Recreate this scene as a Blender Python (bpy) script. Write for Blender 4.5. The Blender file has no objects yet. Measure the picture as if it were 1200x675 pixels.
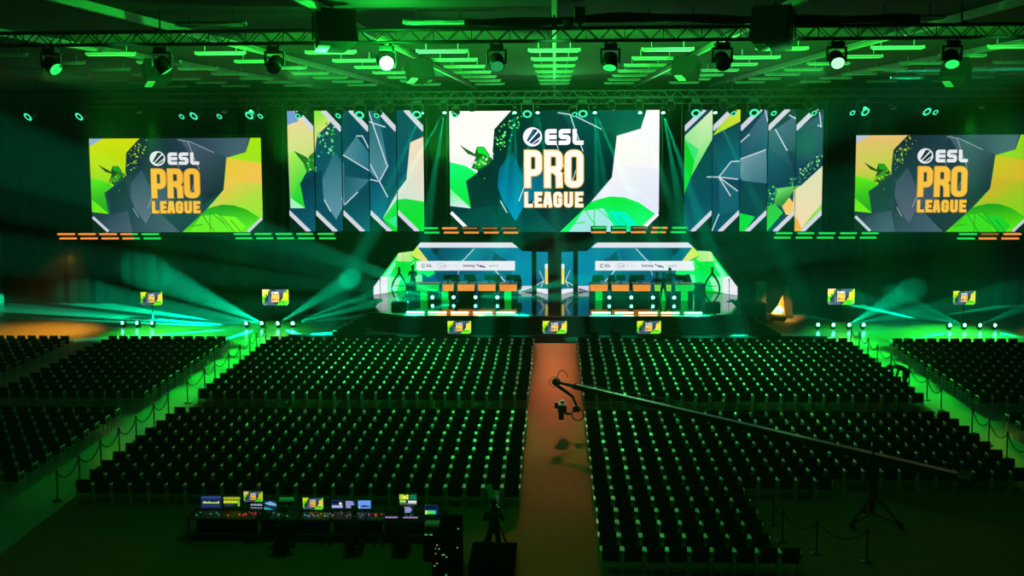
import bpy, math, random
from mathutils import Vector, Matrix, Quaternion
from mathutils.geometry import tessellate_polygon
random.seed(7)
SC = bpy.context.scene
COL = SC.collection
PI = math.pi

# ------------------------------------------------------------------ camera
W, H, F = 1200, 675, 1200.0
EYE = Vector((0.0, .955, 11.578))
PITCH, YAW, ROLL = math.radians(5.0), math.radians(2.39), math.radians(0.30)
CX, CY = 600.0, 255.0
ROT = Matrix.Rotation(YAW, 3, 'Z') @ Matrix.Rotation(PI/2 - PITCH, 3, 'X') @ Matrix.Rotation(-ROLL, 3, 'Z')
cam_d = bpy.data.cameras.new('camera')
cam = bpy.data.objects.new('camera', cam_d); COL.objects.link(cam)
cam.matrix_world = Matrix.Translation(EYE) @ ROT.to_4x4()
cam_d.sensor_width = 36.0; cam_d.sensor_fit = 'HORIZONTAL'
cam_d.lens = 36.0 * F / W
cam_d.shift_x = (W/2 - CX) / W
cam_d.shift_y = -(H/2 - CY) / W
cam_d.clip_end = 300
SC.camera = cam

def ray(px, py):
    return ROT @ Vector(((px - CX)/F, -(py - CY)/F, -1.0))
def at(px, py, Y=None, Z=None):
    """the point of the hall that a measured point of the photograph shows, at known depth Y or height Z"""
    d = ray(px, py)
    t = (Y - EYE.y)/d.y if Y is not None else (Z - EYE.z)/d.z
    return EYE + d*t
def on_plane(px, py, p, n):
    d = ray(px, py)
    return EYE + d*((p - EYE).dot(n)/d.dot(n))

# ------------------------------------------------------------------ materials
def lin(c):
    return tuple(((x/255)/12.92 if x/255 <= .04045 else ((x/255+.055)/1.055)**2.4) for x in c)
MATS = {}
def mat(name, col, rough=.6, metal=0.0, noise=0.0, nscale=8.0, bump=0.0, spec=.5, coat=0.0):
    if name in MATS: return MATS[name]
    m = bpy.data.materials.new(name); m.use_nodes = True
    nt = m.node_tree; b = nt.nodes['Principled BSDF']
    b.inputs['Base Color'].default_value = (*col, 1)
    b.inputs['Roughness'].default_value = rough
    b.inputs['Metallic'].default_value = metal
    b.inputs['Specular IOR Level'].default_value = spec
    b.inputs['Coat Weight'].default_value = coat
    if noise or bump:
        tc = nt.nodes.new('ShaderNodeTexCoord')
        n = nt.nodes.new('ShaderNodeTexNoise'); n.inputs['Scale'].default_value = nscale
        n.inputs['Detail'].default_value = 4
        nt.links.new(tc.outputs['Object'], n.inputs['Vector'])
        if noise:
            r = nt.nodes.new('ShaderNodeMixRGB'); r.inputs[1].default_value = (*[c*(1-noise) for c in col], 1)
            r.inputs[2].default_value = (*[min(1, c*(1+noise)) for c in col], 1)
            nt.links.new(n.outputs['Fac'], r.inputs[0]); nt.links.new(r.outputs[0], b.inputs['Base Color'])
        if bump:
            bp = nt.nodes.new('ShaderNodeBump'); bp.inputs['Strength'].default_value = bump; bp.inputs['Distance'].default_value = .02
            nt.links.new(n.outputs['Fac'], bp.inputs['Height']); nt.links.new(bp.outputs['Normal'], b.inputs['Normal'])
    MATS[name] = m; return m
def emat(name, col, strength):
    if name in MATS: return MATS[name]
    m = bpy.data.materials.new(name); m.use_nodes = True
    nt = m.node_tree; nt.nodes.clear()
    o = nt.nodes.new('ShaderNodeOutputMaterial'); e = nt.nodes.new('ShaderNodeEmission')
    e.inputs['Color'].default_value = (*col, 1); e.inputs['Strength'].default_value = strength
    nt.links.new(e.outputs[0], o.inputs[0]); MATS[name] = m; return m
def led_mat(name, strength):
    """LED picture: each facet's own colour, with a faint procedural module grain"""
    if name in MATS: return MATS[name]
    m = bpy.data.materials.new(name); m.use_nodes = True
    nt = m.node_tree; nt.nodes.clear()
    o = nt.nodes.new('ShaderNodeOutputMaterial'); e = nt.nodes.new('ShaderNodeEmission')
    a = nt.nodes.new('ShaderNodeVertexColor'); a.layer_name = 'Col'
    e.inputs['Strength'].default_value = strength
    nt.links.new(a.outputs['Color'], e.inputs['Color']); nt.links.new(e.outputs[0], o.inputs[0])
    MATS[name] = m; return m

BLACK = mat('black_paint', (.012, .013, .013), .5, noise=.3)
HOUSING = mat('dark_housing', (.02, .021, .022), .42, noise=.3, nscale=20)
FABRIC = mat('black_upholstery', (.012, .013, .014), .92, noise=.5, nscale=60, bump=.3, spec=.15)
DRAPE = mat('black_drape', (.0005, .00055, .00055), 1.0, noise=.4, nscale=3, spec=.0)
CHROME = mat('satin_steel', (.62, .64, .63), .34, 1.0, noise=.08, nscale=30)
DARKMETAL = mat('dark_steel', (.05, .052, .055), .4, .8, noise=.2)
WHITEPAINT = mat('white_enamel', (.75, .77, .75), .45, noise=.06)
GREYPAINT = mat('grey_paint', (.42, .43, .43), .5, noise=.15, nscale=3)
TEAL = (.02, .80, .42)
E_TEAL = emat('teal_lamp', (.12, 1.0, .62), 14)
E_TEAL_DIM = emat('teal_ring', (.05, .80, .42), 1.3)
E_GREEN = emat('green_lamp', (.02, .9, .12), 1.4)
E_GREEN_DIM = emat('dim_green_lamp', (.03, .55, .14), .6)
E_GREEN_HOT = emat('hot_green_lamp', (.35, 1.0, .45), 22)
E_MINT = emat('pale_green_lamp', (.45, 1.0, .55), 1.3)
E_OFF = mat('dark_lens', (.01, .012, .012), .1)

# ------------------------------------------------------------------ mesh collection
class MB:
    def __init__(s): s.v, s.f, s.m = [], [], []
    def add(s, vs, fs, mi=0):
        o = len(s.v); s.v += [Vector(v) for v in vs]; s.f += [[i+o for i in f] for f in fs]; s.m += [mi]*len(fs); return s
    def box(s, c, d, mi=0, rot=None, bev=0.0):
        x, y, z = d[0]/2, d[1]/2, d[2]/2
        if bev <= 0:
            vs = [Vector((a*x, b*y, e*z)) for a in (-1,1) for b in (-1,1) for e in (-1,1)]
            fs = [[0,1,3,2],[4,6,7,5],[0,4,5,1],[2,3,7,6],[0,2,6,4],[1,5,7,3]]
        else:
            b_ = min(bev, x*.9, y*.9, z*.9); vs, fs = [], []
            for (ex, ey, ez) in ((0,b_,b_),(b_,0,b_),(b_,b_,0)): pass
            # chamfered box: 24 vertices
            idx = {}
            for a in (-1,1):
                for b in (-1,1):
                    for e in (-1,1):
                        for k in range(3):
                            p = [a*x, b*y, e*z]
                            for q in range(3):
                                if q != k: p[q] -= (a,b,e)[q]*b_
                            idx[(a,b,e,k)] = len(vs); vs.append(Vector(p))
            def I(a,b,e,k): return idx[(a,b,e,k)]
            for a in (-1,1):
                q = [I(a,-1,-1,0), I(a,1,-1,0), I(a,1,1,0), I(a,-1,1,0)]; fs.append(q if a>0 else q[::-1])
                q = [I(-1,a,-1,1), I(1,a,-1,1), I(1,a,1,1), I(-1,a,1,1)]; fs.append(q if a<0 else q[::-1])
                q = [I(-1,-1,a,2), I(1,-1,a,2), I(1,1,a,2), I(-1,1,a,2)]; fs.append(q if a>0 else q[::-1])
            for a in (-1,1):
                for b in (-1,1):
                    fs.append([I(a,b,-1,0), I(a,b,1,0), I(a,b,1,1), I(a,b,-1,1)])
                    fs.append([I(a,-1,b,0), I(a,1,b,0), I(a,1,b,2), I(a,-1,b,2)])
                    fs.append([I(-1,a,b,1), I(1,a,b,1), I(1,a,b,2), I(-1,a,b,2)])
                    for e in (-1,1): fs.append([I(a,b,e,0), I(a,b,e,1), I(a,b,e,2)])
        if rot is not None: vs = [rot @ v for v in vs]
        c = Vector(c); return s.add([v+c for v in vs], fs, mi)
    def tube(s, pts, r, n=8, mi=0, caps=True, closed=False):
        pts = [Vector(p) for p in pts]; m = len(pts); vs, fs = [], []
        rs = r if isinstance(r, (list, tuple)) else [r]*m
        prev = None
        for i, p in enumerate(pts):
            if closed: t = (pts[(i+1)%m]-pts[i-1]).normalized()
            else: t = (pts[min(i+1,m-1)]-pts[max(i-1,0)]).normalized()
            if prev is None:
                a = Vector((0,0,1)) if abs(t.z) < .9 else Vector((1,0,0))
                u = t.cross(a).normalized()
            else:
                u = (prev - t*prev.dot(t)).normalized()
            prev = u; w = t.cross(u)
            for k in range(n):
                an = 2*PI*(k+.5)/n; vs.append(p + (u*math.cos(an)+w*math.sin(an))*rs[i])
        for i in range(m if closed else m-1):
            for k in range(n):
                a, b = i*n+k, i*n+(k+1)%n; j = ((i+1)%m)*n
                fs.append([a, b, j+(k+1)%n, j+k])
        if caps and not closed: fs += [list(range(n))[::-1], [(m-1)*n+k for k in range(n)]]
        return s.add(vs, fs, mi)
    def lathe(s, prof, n=16, mi=0, M=None, capb=True, capt=True):
        vs, fs = [], []
        for (r, z) in prof:
            for k in range(n): vs.append(Vector((r*math.cos(2*PI*k/n), r*math.sin(2*PI*k/n), z)))
        for i in range(len(prof)-1):
            for k in range(n):
                a, b = i*n+k, i*n+(k+1)%n; fs.append([a, b, b+n, a+n])
        if capb: fs.append(list(range(n))[::-1])
        if capt: fs.append([(len(prof)-1)*n+k for k in range(n)])
        if M is not None: vs = [M @ v for v in vs]
        return s.add(vs, fs, mi)
    def prism(s, pts, vec, mi=0):
        """a polygon (3-D points) swept along vec"""
        pts = [Vector(p) for p in pts]; n = len(pts); vec = Vector(vec)
        vs = pts + [p+vec for p in pts]
        fs = [list(range(n))[::-1], [n+i for i in range(n)]] + [[i, (i+1)%n, n+(i+1)%n, n+i] for i in range(n)]
        return s.add(vs, fs, mi)
    def ball(s, c, r, n=10, mi=0, sc=(1,1,1)):
        c = Vector(c); k = n//2; vs, fs = [], []
        for i in range(k+1):
            th = PI*i/k
            for j in range(n):
                ph = 2*PI*j/n; vs.append(c+Vector((r*sc[0]*math.sin(th)*math.cos(ph), r*sc[1]*math.sin(th)*math.sin(ph), r*sc[2]*math.cos(th))))
        for i in range(k):
            for j in range(n):
                a, b = i*n+j, i*n+(j+1)%n; fs.append([a, a+n, b+n, b])
        return s.add(vs, fs, mi)
    def mesh(s, name, mats, smooth=False):
        me = bpy.data.meshes.new(name)
        me.from_pydata([tuple(v) for v in s.v], [], s.f)
        if not isinstance(mats, (list, tuple)): mats = [mats]
        for m in mats: me.materials.append(m)
        me.polygons.foreach_set('material_index', s.m)
        if smooth: me.polygons.foreach_set('use_smooth', [True]*len(s.f))
        me.update(); return me
    def build(s, name, mats, parent=None, smooth=False, loc=None):
        o = bpy.data.objects.new(name, s.mesh(name, mats, smooth)); COL.objects.link(o)
        if parent is not None: o.parent = parent
        if loc is not None: o.location = loc
        return o

def tag(o, label=None, cat=None, group=None, kind=None):
    if label: o['label'] = label
    if cat: o['category'] = cat
    if group: o['group'] = group
    if kind: o['kind'] = kind
    return o
def thing(name, label, cat, loc=(0,0,0), rz=0.0, group=None):
    o = bpy.data.objects.new(name, None); COL.objects.link(o)
    o.empty_display_size = .2
    o.location = loc; o.rotation_euler = (0, 0, rz)
    return tag(o, label, cat, group)
def dup(root, loc=None, label=None, rz=None):
    def cp(o, parent):
        c = o.copy(); COL.objects.link(c)
        if parent is not None: c.parent = parent
        for ch in KIDS.get(o.name, []): cp(ch, c)
        return c
    r = cp(root, None)
    if loc is not None: r.location = loc
    if rz is not None: r.rotation_euler = (0, 0, rz)
    if label: r['label'] = label
    return r
KIDS = {}
def seal(root):
    """remember the parts of a thing before it is copied"""
    KIDS[root.name] = list(root.children)
    for c in root.children: seal(c)
    return root
def part(root, name):
    return [c for c in root.children if c.name.split('.')[0] == name]
ORD = ['first','second','third','fourth','fifth','sixth','seventh','eighth','ninth','tenth','eleventh','twelfth','thirteenth','fourteenth',
 'fifteenth','sixteenth','seventeenth','eighteenth','nineteenth','twentieth','twenty-first','twenty-second','twenty-third','twenty-fourth','twenty-fifth','twenty-sixth']

def spot(loc, target, col, power, size, blend=.25, radius=.05, name='spot_lamp'):
    l = bpy.data.lights.new(name, 'SPOT'); l.color = col; l.energy = power
    l.spot_size = math.radians(size); l.spot_blend = blend; l.shadow_soft_size = radius
    o = bpy.data.objects.new(name, l); COL.objects.link(o); o.location = loc
    d = Vector(target)-Vector(loc); o.rotation_mode = 'QUATERNION'
    o.rotation_quaternion = d.to_track_quat('-Z', 'Y'); return o
def point(loc, col, power, radius=.1):
    l = bpy.data.lights.new('lamp_glow', 'POINT'); l.color = col; l.energy = power; l.shadow_soft_size = radius
    o = bpy.data.objects.new('lamp_glow', l); COL.objects.link(o); o.location = loc; return o

# ------------------------------------------------------------------ pictures for LED screens
def clip_rect(pts, x0, y0, x1, y1):
    def cut(ps, f, ip):
        out = []
        for i in range(len(ps)):
            a, b = ps[i-1], ps[i]; fa, fb = f(a), f(b)
            if fb:
                if not fa: out.append(ip(a, b))
                out.append(b)
            elif fa: out.append(ip(a, b))
        return out
    def ix(x): return lambda a, b: (x, a[1]+(b[1]-a[1])*(x-a[0])/(b[0]-a[0]))
    def iy(y): return lambda a, b: (a[0]+(b[0]-a[0])*(y-a[1])/(b[1]-a[1]), y)
    for f, ip in ((lambda p: p[0] >= x0, ix(x0)), (lambda p: p[0] <= x1, ix(x1)), (lambda p: p[1] >= y0, iy(y0)), (lambda p: p[1] <= y1, iy(y1))):
        if len(pts) < 3: return []
        pts = cut(pts, f, ip)
    return pts
def colour_at(c, p):
    if not isinstance(c[0], (tuple, list)): return c
    (a, ca), (b, cb) = c
    dx, dy = b[0]-a[0], b[1]-a[1]; t = ((p[0]-a[0])*dx+(p[1]-a[1])*dy)/(dx*dx+dy*dy)
    t = max(0, min(1, t)); return tuple(ca[i]+(cb[i]-ca[i])*t for i in range(3))
def stroke(path, w, col, closed=False):
    q = [path[0]]
    for p in path[1:]:
        if abs(p[0]-q[-1][0])+abs(p[1]-q[-1][1]) > 1e-4: q.append(p)
    if closed and abs(q[0][0]-q[-1][0])+abs(q[0][1]-q[-1][1]) < 1e-4: q.pop()
    path = q; n = len(path); L, R = [], []
    for i in range(n):
        p = Vector(path[i])
        a = Vector(path[i-1]) if (i > 0 or closed) else None
        b = Vector(path[(i+1) % n]) if (i < n-1 or closed) else None
        d1 = (p-a).normalized() if a is not None else (b-p).normalized()
        d2 = (b-p).normalized() if b is not None else d1
        nn = (Vector((-d1.y, d1.x))+Vector((-d2.y, d2.x)))
        if nn.length < 1e-6: nn = Vector((-d1.y, d1.x))
        nn.normalize(); k = nn.dot(Vector((-d1.y, d1.x))); k = max(.35, k)
        L.append(p+nn*(w/2/k)); R.append(p-nn*(w/2/k))
    out = []
    for i in range(n if closed else n-1):
        j = (i+1) % n; out.append(([tuple(L[i]), tuple(L[j]), tuple(R[j]), tuple(R[i])], col))
    return out
def arc(cx, cy, r, a0, a1, n=6):
    return [(cx+r*math.cos(math.radians(a0+(a1-a0)*i/n)), cy+r*math.sin(math.radians(a0+(a1-a0)*i/n))) for i in range(n+1)]
def glyph(ch, x0, y0, x1, y1, t, rc, grow=0.0, style=''):
    """centre lines of a block letter in a box, y downwards"""
    L, R, T, B = x0+t/2, x1-t/2, y0+t/2, y1-t/2; M = (T+B)/2; g = grow
    if ch == 'E' and style == 'round':
        return [[(x1+g, T), (L+rc, T)]+arc(L+rc, T+rc, rc, 270, 180)+arc(L+rc, B-rc, rc, 180, 90)+[(x1+g, B)], [(L, M), (x1+g, M)]]
    if ch == 'L' and style == 'round':
        return [[(L, y0-g), (L, B-rc)]+arc(L+rc, B-rc, rc, 180, 90)+[(x1+g, B)]]
    if ch == 'S':
        return [[(x1+g, T), (L+rc, T)]+arc(L+rc, T+rc, rc, 270, 180)+arc(L+rc, M-rc, rc, 180, 90)+arc(R-rc, M+rc, rc, 270, 360)+arc(R-rc, B-rc, rc, 0, 90)+[(x0-g, B)]]
    if ch == 'E': return [[(x1+g, T), (L, T), (L, B), (x1+g, B)], [(L, M), (x1+g-(x1-x0)*.1, M)]]
    if ch == 'L': return [[(L, y0-g), (L, B), (x1+g, B)]]
    if ch == 'O': return [('c', arc(L+rc, T+rc, rc, 180, 270)+arc(R-rc, T+rc, rc, 270, 360)+arc(R-rc, B-rc, rc, 0, 90)+arc(L+rc, B-rc, rc, 90, 180))]
    if ch in 'PR':
        Mb = y0+(y1-y0)*(.60 if ch == 'P' else .52)
        out = [[(L, y1+g), (L, T), (R-rc, T)]+arc(R-rc, T+rc, rc, 270, 360)+arc(R-rc, Mb-rc, rc, 0, 90)+[(L, Mb)]]
        if ch == 'R': out.append([(R-rc*1.2, Mb)]+[(R-.02*(x1-x0), Mb+rc*1.1), (R, y1+g)])
        return out
    if ch == 'A':
        xm, q = (x0+x1)/2, (x1-x0)*.13
        return [[(L, y1+g), (xm-q, T), (xm+q, T), (R, y1+g)], [(L+q, y1-(y1-y0)*.3), (R-q, y1-(y1-y0)*.3)]]
    if ch == 'G':
        return [[(R, y0+(y1-y0)*.36), (R, T+rc)]+arc(R-rc, T+rc, rc, 0, -90)+arc(L+rc, T+rc, rc, 270, 180)+arc(L+rc, B-rc, rc, 180, 90)+arc(R-rc, B-rc, rc, 90, 0)+[(R, M+t*.1), ((x0+x1)/2, M+t*.1)]]
    if ch == 'U':
        return [[(L, y0-g), (L, B-rc)]+arc(L+rc, B-rc, rc, 180, 90)+arc(R-rc, B-rc, rc, 90, 0)+[(R, y0-g)]]
    return []
def word(text, boxes, t, rc, col, grow=0.0, style=''):
    out = []
    for ch, (x0, y0, x1, y1) in zip(text, boxes):
        for g in glyph(ch, x0, y0, x1, y1, t, rc, grow, style):
            if g and g[0] == 'c': out += stroke(g[1], t+2*grow, col, True)
            else: out += stroke(g, t+2*grow, col)
    return out
def disc(cx, cy, r, col, n=28, sy=1.0):
    return [([(cx+r*math.cos(2*PI*i/n), cy+sy*r*math.sin(2*PI*i/n)) for i in range(n)], col)]
def esl_mark(cx, cy, r, white, dark):
    out = disc(cx, cy, r, white)
    def q(*pts): return ([(cx+r*a, cy+r*b) for a, b in pts], dark)
    out.append(q((.02,-.78), (.36,-.80), (.55,-.66), (-.45,.50), (-.62,.38)))
    out.append(q((.66,-.52), (.84,-.16), (.80,-.02), (-.10,.72), (-.38,.60)))
    out.append(q((.80,.16), (.62,.54), (.22,.76), (.02,.80), (.10,.68)))
    return out
def picture(name, polys, mapper, material, step=.003, area=None, base=0):
    """facets of an LED picture; each poly lies one step before the one it covers"""
    vs, fs, cols, k = [], [], [], base
    for pts, col in polys:
        if area: pts = clip_rect(list(pts), *area)
        if len(pts) < 3: continue
        k += 1; o = len(vs)
        vs += [tuple(mapper(p[0], p[1], k*step)) for p in pts]
        fs.append([o+i for i in range(len(pts))])
        cols += [lin(colour_at(col, p)) for p in pts]
    me = bpy.data.meshes.new(name); me.from_pydata(vs, [], fs)
    ca = me.color_attributes.new('Col', 'FLOAT_COLOR', 'CORNER')
    for poly in me.polygons:
        for li in poly.loop_indices: ca.data[li].color = (*cols[me.loops[li].vertex_index], 1)
    me.materials.append(material); me.update(); return me
def put(me, name, parent=None, loc=None, scale=None):
    o = bpy.data.objects.new(name, me); COL.objects.link(o)
    if parent is not None: o.parent = parent
    if loc is not None: o.location = loc
    if scale is not None: o.scale = (scale,)*3
    return o

AX0, AY0, AX1, AY1 = 30, 40, 1063, 637
def league_art(pal):
    P = []
    bg0, bg1 = pal['bg0'], pal['bg1']
    P.append(([(AX0,AY0),(AX1,AY0),(AX1,AY1),(AX0,AY1)], ((400,40), bg0), ) if 0 else ([(AX0,AY0),(AX1,AY0),(AX1,AY1),(AX0,AY1)], (((250,40), bg0), ((800,637), bg1))))
    fa, fb, fc = pal['fa'], pal['fb'], pal['fc']
    P.append(([(240,290),(258,120),(340,40),(560,40),(575,130),(400,330)], (((250,90), pal['d1']), ((520,300), pal['d2']))))
    P.append(([(130,385),(240,300),(268,470),(262,520),(150,520)], (((140,400), pal['d1']), ((260,520), pal['d2']))))
    P.append(([(150,520),(250,505),(275,637),(140,637),(60,560)], (((100,520), pal['d2']), ((220,637), fc))))
    P.append(([(262,520),(300,490),(345,580),(430,500),(560,637),(275,637)], (((280,500), pal['d2']), ((470,637), fc))))
    P.append(([(275,324),(340,237),(400,372),(405,459),(354,584),(294,488),(266,411)], (((340,240), fb), ((340,584), fa))))
    P.append(([(400,372),(480,300),(540,420),(405,500),(354,584)], (((400,380), fb), ((380,560), fa))))
    P.append(([(575,40),(700,80),(800,130),(850,170),(832,365),(700,470),(690,240)], (((600,60), fc), ((800,400), pal['d1']))))
    P.append(([(575,40),(990,40),(970,128),(855,165),(700,80)], (((600,60), pal['d2']), ((960,60), fc))))
    # bright left form
    P.append(([(30,40),(335,40),(252,130),(243,240),(245,280),(200,225),(165,345),(110,385),(133,520),(30,508)], (((60,60), pal['l0']), ((80,420), pal['l1']))))
    P.append(([(30,90),(115,40),(30,40)], pal['lb']))
    P.append(([(30,210),(80,205),(160,255),(170,330),(110,385),(30,330)], (((60,220), pal['l2']), ((90,370), pal['l3']))))
    P.append(([(30,290),(110,310),(165,345),(110,385),(133,520),(30,425)], (((60,300), pal['g1']), ((110,480), pal['g0']))))
    P.append(([(30,428),(133,520),(30,508)], (((30,440), pal['g1']), ((60,510), pal['l4']))))
    P.append(([(78,205),(155,250),(165,215),(200,215),(240,272),(228,300),(170,332),(138,320),(160,265),(120,250)], (((90,210), pal['k']), ((230,300), pal['kg']))))
    P.append(([(165,218),(198,218),(228,262),(170,245)], pal['g0']))
    P.append(([(150,300),(200,255),(215,285),(178,322)], pal['g2']))
    for i in range(46):
        t = random.random(); x = 255+95*t+random.uniform(-12, 40); y = 205-130*t+random.uniform(-40, 45)
        if x < 250: x = 252
        r = random.uniform(2.6, 7.0); P.append(([(x-r,y),(x,y-r),(x+r,y+r*.3),(x,y+r)], random.choice((pal['p0'], pal['p1'], pal['p0']))))
    for i in range(26):
        t = random.random(); x = 140+105*t+random.uniform(-14, 14); y = 318-60*t+random.uniform(-18, 20)
        r = random.uniform(2.5, 7.0); P.append(([(x-r,y),(x,y-r),(x+r,y+r*.3),(x,y+r)], random.choice((pal['p0'], pal['g0'], pal['l2']))))
    P.append(([(200,368),(204,368),(204,374),(200,374)], pal['p0']))
    # bright right form
    P.append(([(1063,40),(1000,40),(972,130),(855,165),(832,368),(728,490),(575,637),(985,637),(1063,560)], (((1000,90), pal['r0']), ((800,520), pal['r1']))))
    P.append(([(855,165),(1063,200),(1063,330),(843,300)], (((850,170), pal['r3']), ((1060,330), pal['r4']))))
    P.append(([(843,300),(1063,330),(1063,540),(960,490),(880,468),(760,478),(832,368)], (((860,320), pal['r4']), ((960,500), pal['r1']))))
    P.append(([(760,478),(820,462),(890,466),(965,492),(1045,548),(955,637),(575,637),(728,490)], (((800,470), pal['g0']), ((820,637), pal['g1']))))
    P.append(([(690,535),(790,520),(860,637),(620,637)], pal['c0']))
    P.append(([(800,530),(900,540),(960,600),(930,637),(875,637)], pal['c1']))
    for a, b in (((700,528),(770,637)),((745,512),(745,637)),((760,520),(840,590)),((800,515),(890,637)),((620,600),(700,590)),((870,560),(930,637))):
        P += stroke([a, b], 5, pal['g0'])
    P += stroke([(855,165),(870,240),(843,300)], 2.5, pal['r3'])
    P += stroke([(835,360),(870,410),(960,440),(1060,520)], 2.5, pal['r3'])
    # thin light lines
    wl = pal['wl']
    P += stroke([(565,50),(640,62),(780,132)], 4.5, wl) + stroke([(627,62),(648,125),(690,240)], 4.5, wl)
    P += stroke([(280,482),(313,542)], 5, wl) + stroke([(398,415),(372,485)], 5, wl) + stroke([(440,492),(470,462)], 5, wl)
    P += stroke([(560,205),(600,330)], 3, wl) + stroke([(580,340),(640,380),(655,330)], 3.5, wl)
    # corner bars
    P.append(([(30,535),(132,637),(30,637)], pal['corner']))
    P += stroke([(34,540),(126,632)], 17, pal['bar'])
    P.append(([(1063,540),(966,637),(1063,637)], pal['corner']))
    P += stroke([(1060,547),(972,635)], 17, pal['bar'])
    return P
def league_letters(pal):
    P = []
    P += esl_mark(441, 168, 47, pal['tw'], pal['mark'])
    P += word('ESL', [(502,130,560,208),(569,130,628,208),(638,130,692,208)], 21, 8, pal['tw'], style='round')
    pb, lb = [(401,234,486,417),(499,234,588,417),(600,234,690,417)], [(401,440,440,514),(451,440,487,514),(493,440,537,514),(545,440,586,514),(597,440,639,514),(651,440,690,514)]
    for g, col in ((4.5, pal['te']), (0, pal['tf'])):
        P += word('PRO', pb, 30, 22, col, g)
        P += word('LEAGUE', lb, 15, 9, col, g*.7)
    return P
PAL_SIDE = dict(bg0=(40,66,80), bg1=(22,52,66), fa=(98,112,132), fb=(50,72,92), fc=(74,98,116), d1=(20,40,50), d2=(36,62,78),
  l0=(214,226,10), l1=(150,230,10), lb=(150,180,215), l2=(190,228,14), l3=(130,226,20), l4=(120,240,20), g0=(28,160,14), g1=(96,240,12), g2=(60,150,30),
  k=(26,50,14), kg=(34,80,20), p0=(170,220,30), p1=(120,180,40), r0=(170,235,16), r1=(150,240,60), r3=(240,205,60), r4=(250,200,84), c0=(110,240,20), c1=(120,245,14),
  wl=(150,165,180), corner=(10,34,20), bar=(205,212,226), tw=(238,240,244), tf=(255,198,66), te=(235,165,40), mark=(22,36,48))
PAL_WARM = dict(PAL_SIDE, l0=(240,196,120), l2=(236,196,96), lb=(190,200,215), r0=(150,215,16), r3=(205,205,30), r4=(222,180,40), r1=(130,215,20), bg0=(38,56,72), bg1=(22,38,54), fa=(92,98,122), c0=(60,225,30), c1=(30,215,40))
PAL_CENTRE = dict(bg0=(2,46,58), bg1=(0,44,42), fa=(0,146,190), fb=(0,88,106), fc=(0,82,76), d1=(0,34,36), d2=(0,60,58),
  l0=(252,248,240), l1=(250,250,246), lb=(246,246,250), l2=(250,244,240), l3=(235,236,240), l4=(228,232,240), g0=(10,226,50), g1=(20,246,120), g2=(30,180,40),
  k=(20,70,20), kg=(24,120,30), p0=(110,255,110), p1=(40,190,80), r0=(250,250,250), r1=(222,226,246), r3=(250,244,238), r4=(244,242,244), c0=(160,226,226), c1=(0,240,190),
  wl=(205,235,240), corner=(2,40,26), bar=(244,240,252), tw=(252,250,255), tf=(253,248,236), te=(248,190,60), mark=(20,40,90))
LED1, LED_SIDE, LED_TV = led_mat('led_picture_centre', 1.12), led_mat('led_picture', 1.0), led_mat('television_picture', 1.9)
def unit_map(px, py, off):      # a picture one metre wide, centred, facing -Y
    k = 1.0/(AX1-AX0); return ((px-(AX0+AX1)/2)*k, -off, -(py-(AY0+AY1)/2)*k)
ASPECT = (AY1-AY0)/(AX1-AX0)
ART = {}
for key, pal, m in (('centre', PAL_CENTRE, LED1), ('side', PAL_SIDE, LED_SIDE), ('warm', PAL_WARM, LED_SIDE), ('tv', PAL_WARM, LED_TV), ('tv_green', dict(PAL_SIDE, l2=(214,210,20), tf=(255,210,90)), led_mat('television_picture_soft', 1.35))):
    ART[key] = (picture('picture', league_art(pal), unit_map, m, .00002, (AX0,AY0,AX1,AY1)), picture('lettering', league_letters(pal), unit_map, m, .00002, None, 220))

def league_screen(name, label, cat, x0, y0, x1, y1, Y, key, group=None, depth=.12, rim=.03, legs=None):
    ym = (y0+y1)/2; a, b = at(x0, ym, Y), at(x1, ym, Y); xm = (x0+x1)/2
    a.z, b.z = at(xm, y0, Y).z, at(xm, y1, Y).z
    w = b.x-a.x; h = w*ASPECT; c = (a+b)/2
    t = thing(name, label, cat, (c.x, Y, c.z), 0, group)
    MB().box((0, depth/2+.004, 0), (w+2*rim, depth, h+2*rim), bev=.01).build('cabinet', HOUSING, t)
    o = put(ART[key][0], 'picture', t, (0, 0, 0), w); o.scale = (w, w, (a.z-b.z)/ASPECT if True else w)
    o = put(ART[key][1], 'lettering', t, (0, 0, 0), w); o.scale = (w, w, (a.z-b.z)/ASPECT)
    return t

# ------------------------------------------------------------------ the hall
CEIL = 14.26
fl = mat('concrete_floor', (.34, .35, .34), .22, noise=.22, nscale=.6, spec=.45)
o = MB().box((0, 30, -.1), (74.2, 78, .2)).build('floor', fl); tag(o, kind='structure')
cm = mat('dark_ceiling_panels', (.085, .09, .09), .8)
nt = cm.node_tree; tc = nt.nodes.new('ShaderNodeTexCoord'); wv = nt.nodes.new('ShaderNodeTexWave')
wv.bands_direction = 'Y'; wv.inputs['Scale'].default_value = .55; wv.inputs['Distortion'].default_value = .2
rr = nt.nodes.new('ShaderNodeValToRGB'); rr.color_ramp.elements[0].color = (.009,.010,.010,1); rr.color_ramp.elements[1].color = (.02,.022,.022,1)
nt.links.new(tc.outputs['Object'], wv.inputs['Vector']); nt.links.new(wv.outputs['Fac'], rr.inputs[0]); nt.links.new(rr.outputs[0], nt.nodes['Principled BSDF'].inputs['Base Color'])
o = MB().box((0, 30, CEIL+.1), (74.2, 78, .2)).build('ceiling', cm); tag(o, kind='structure')
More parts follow.
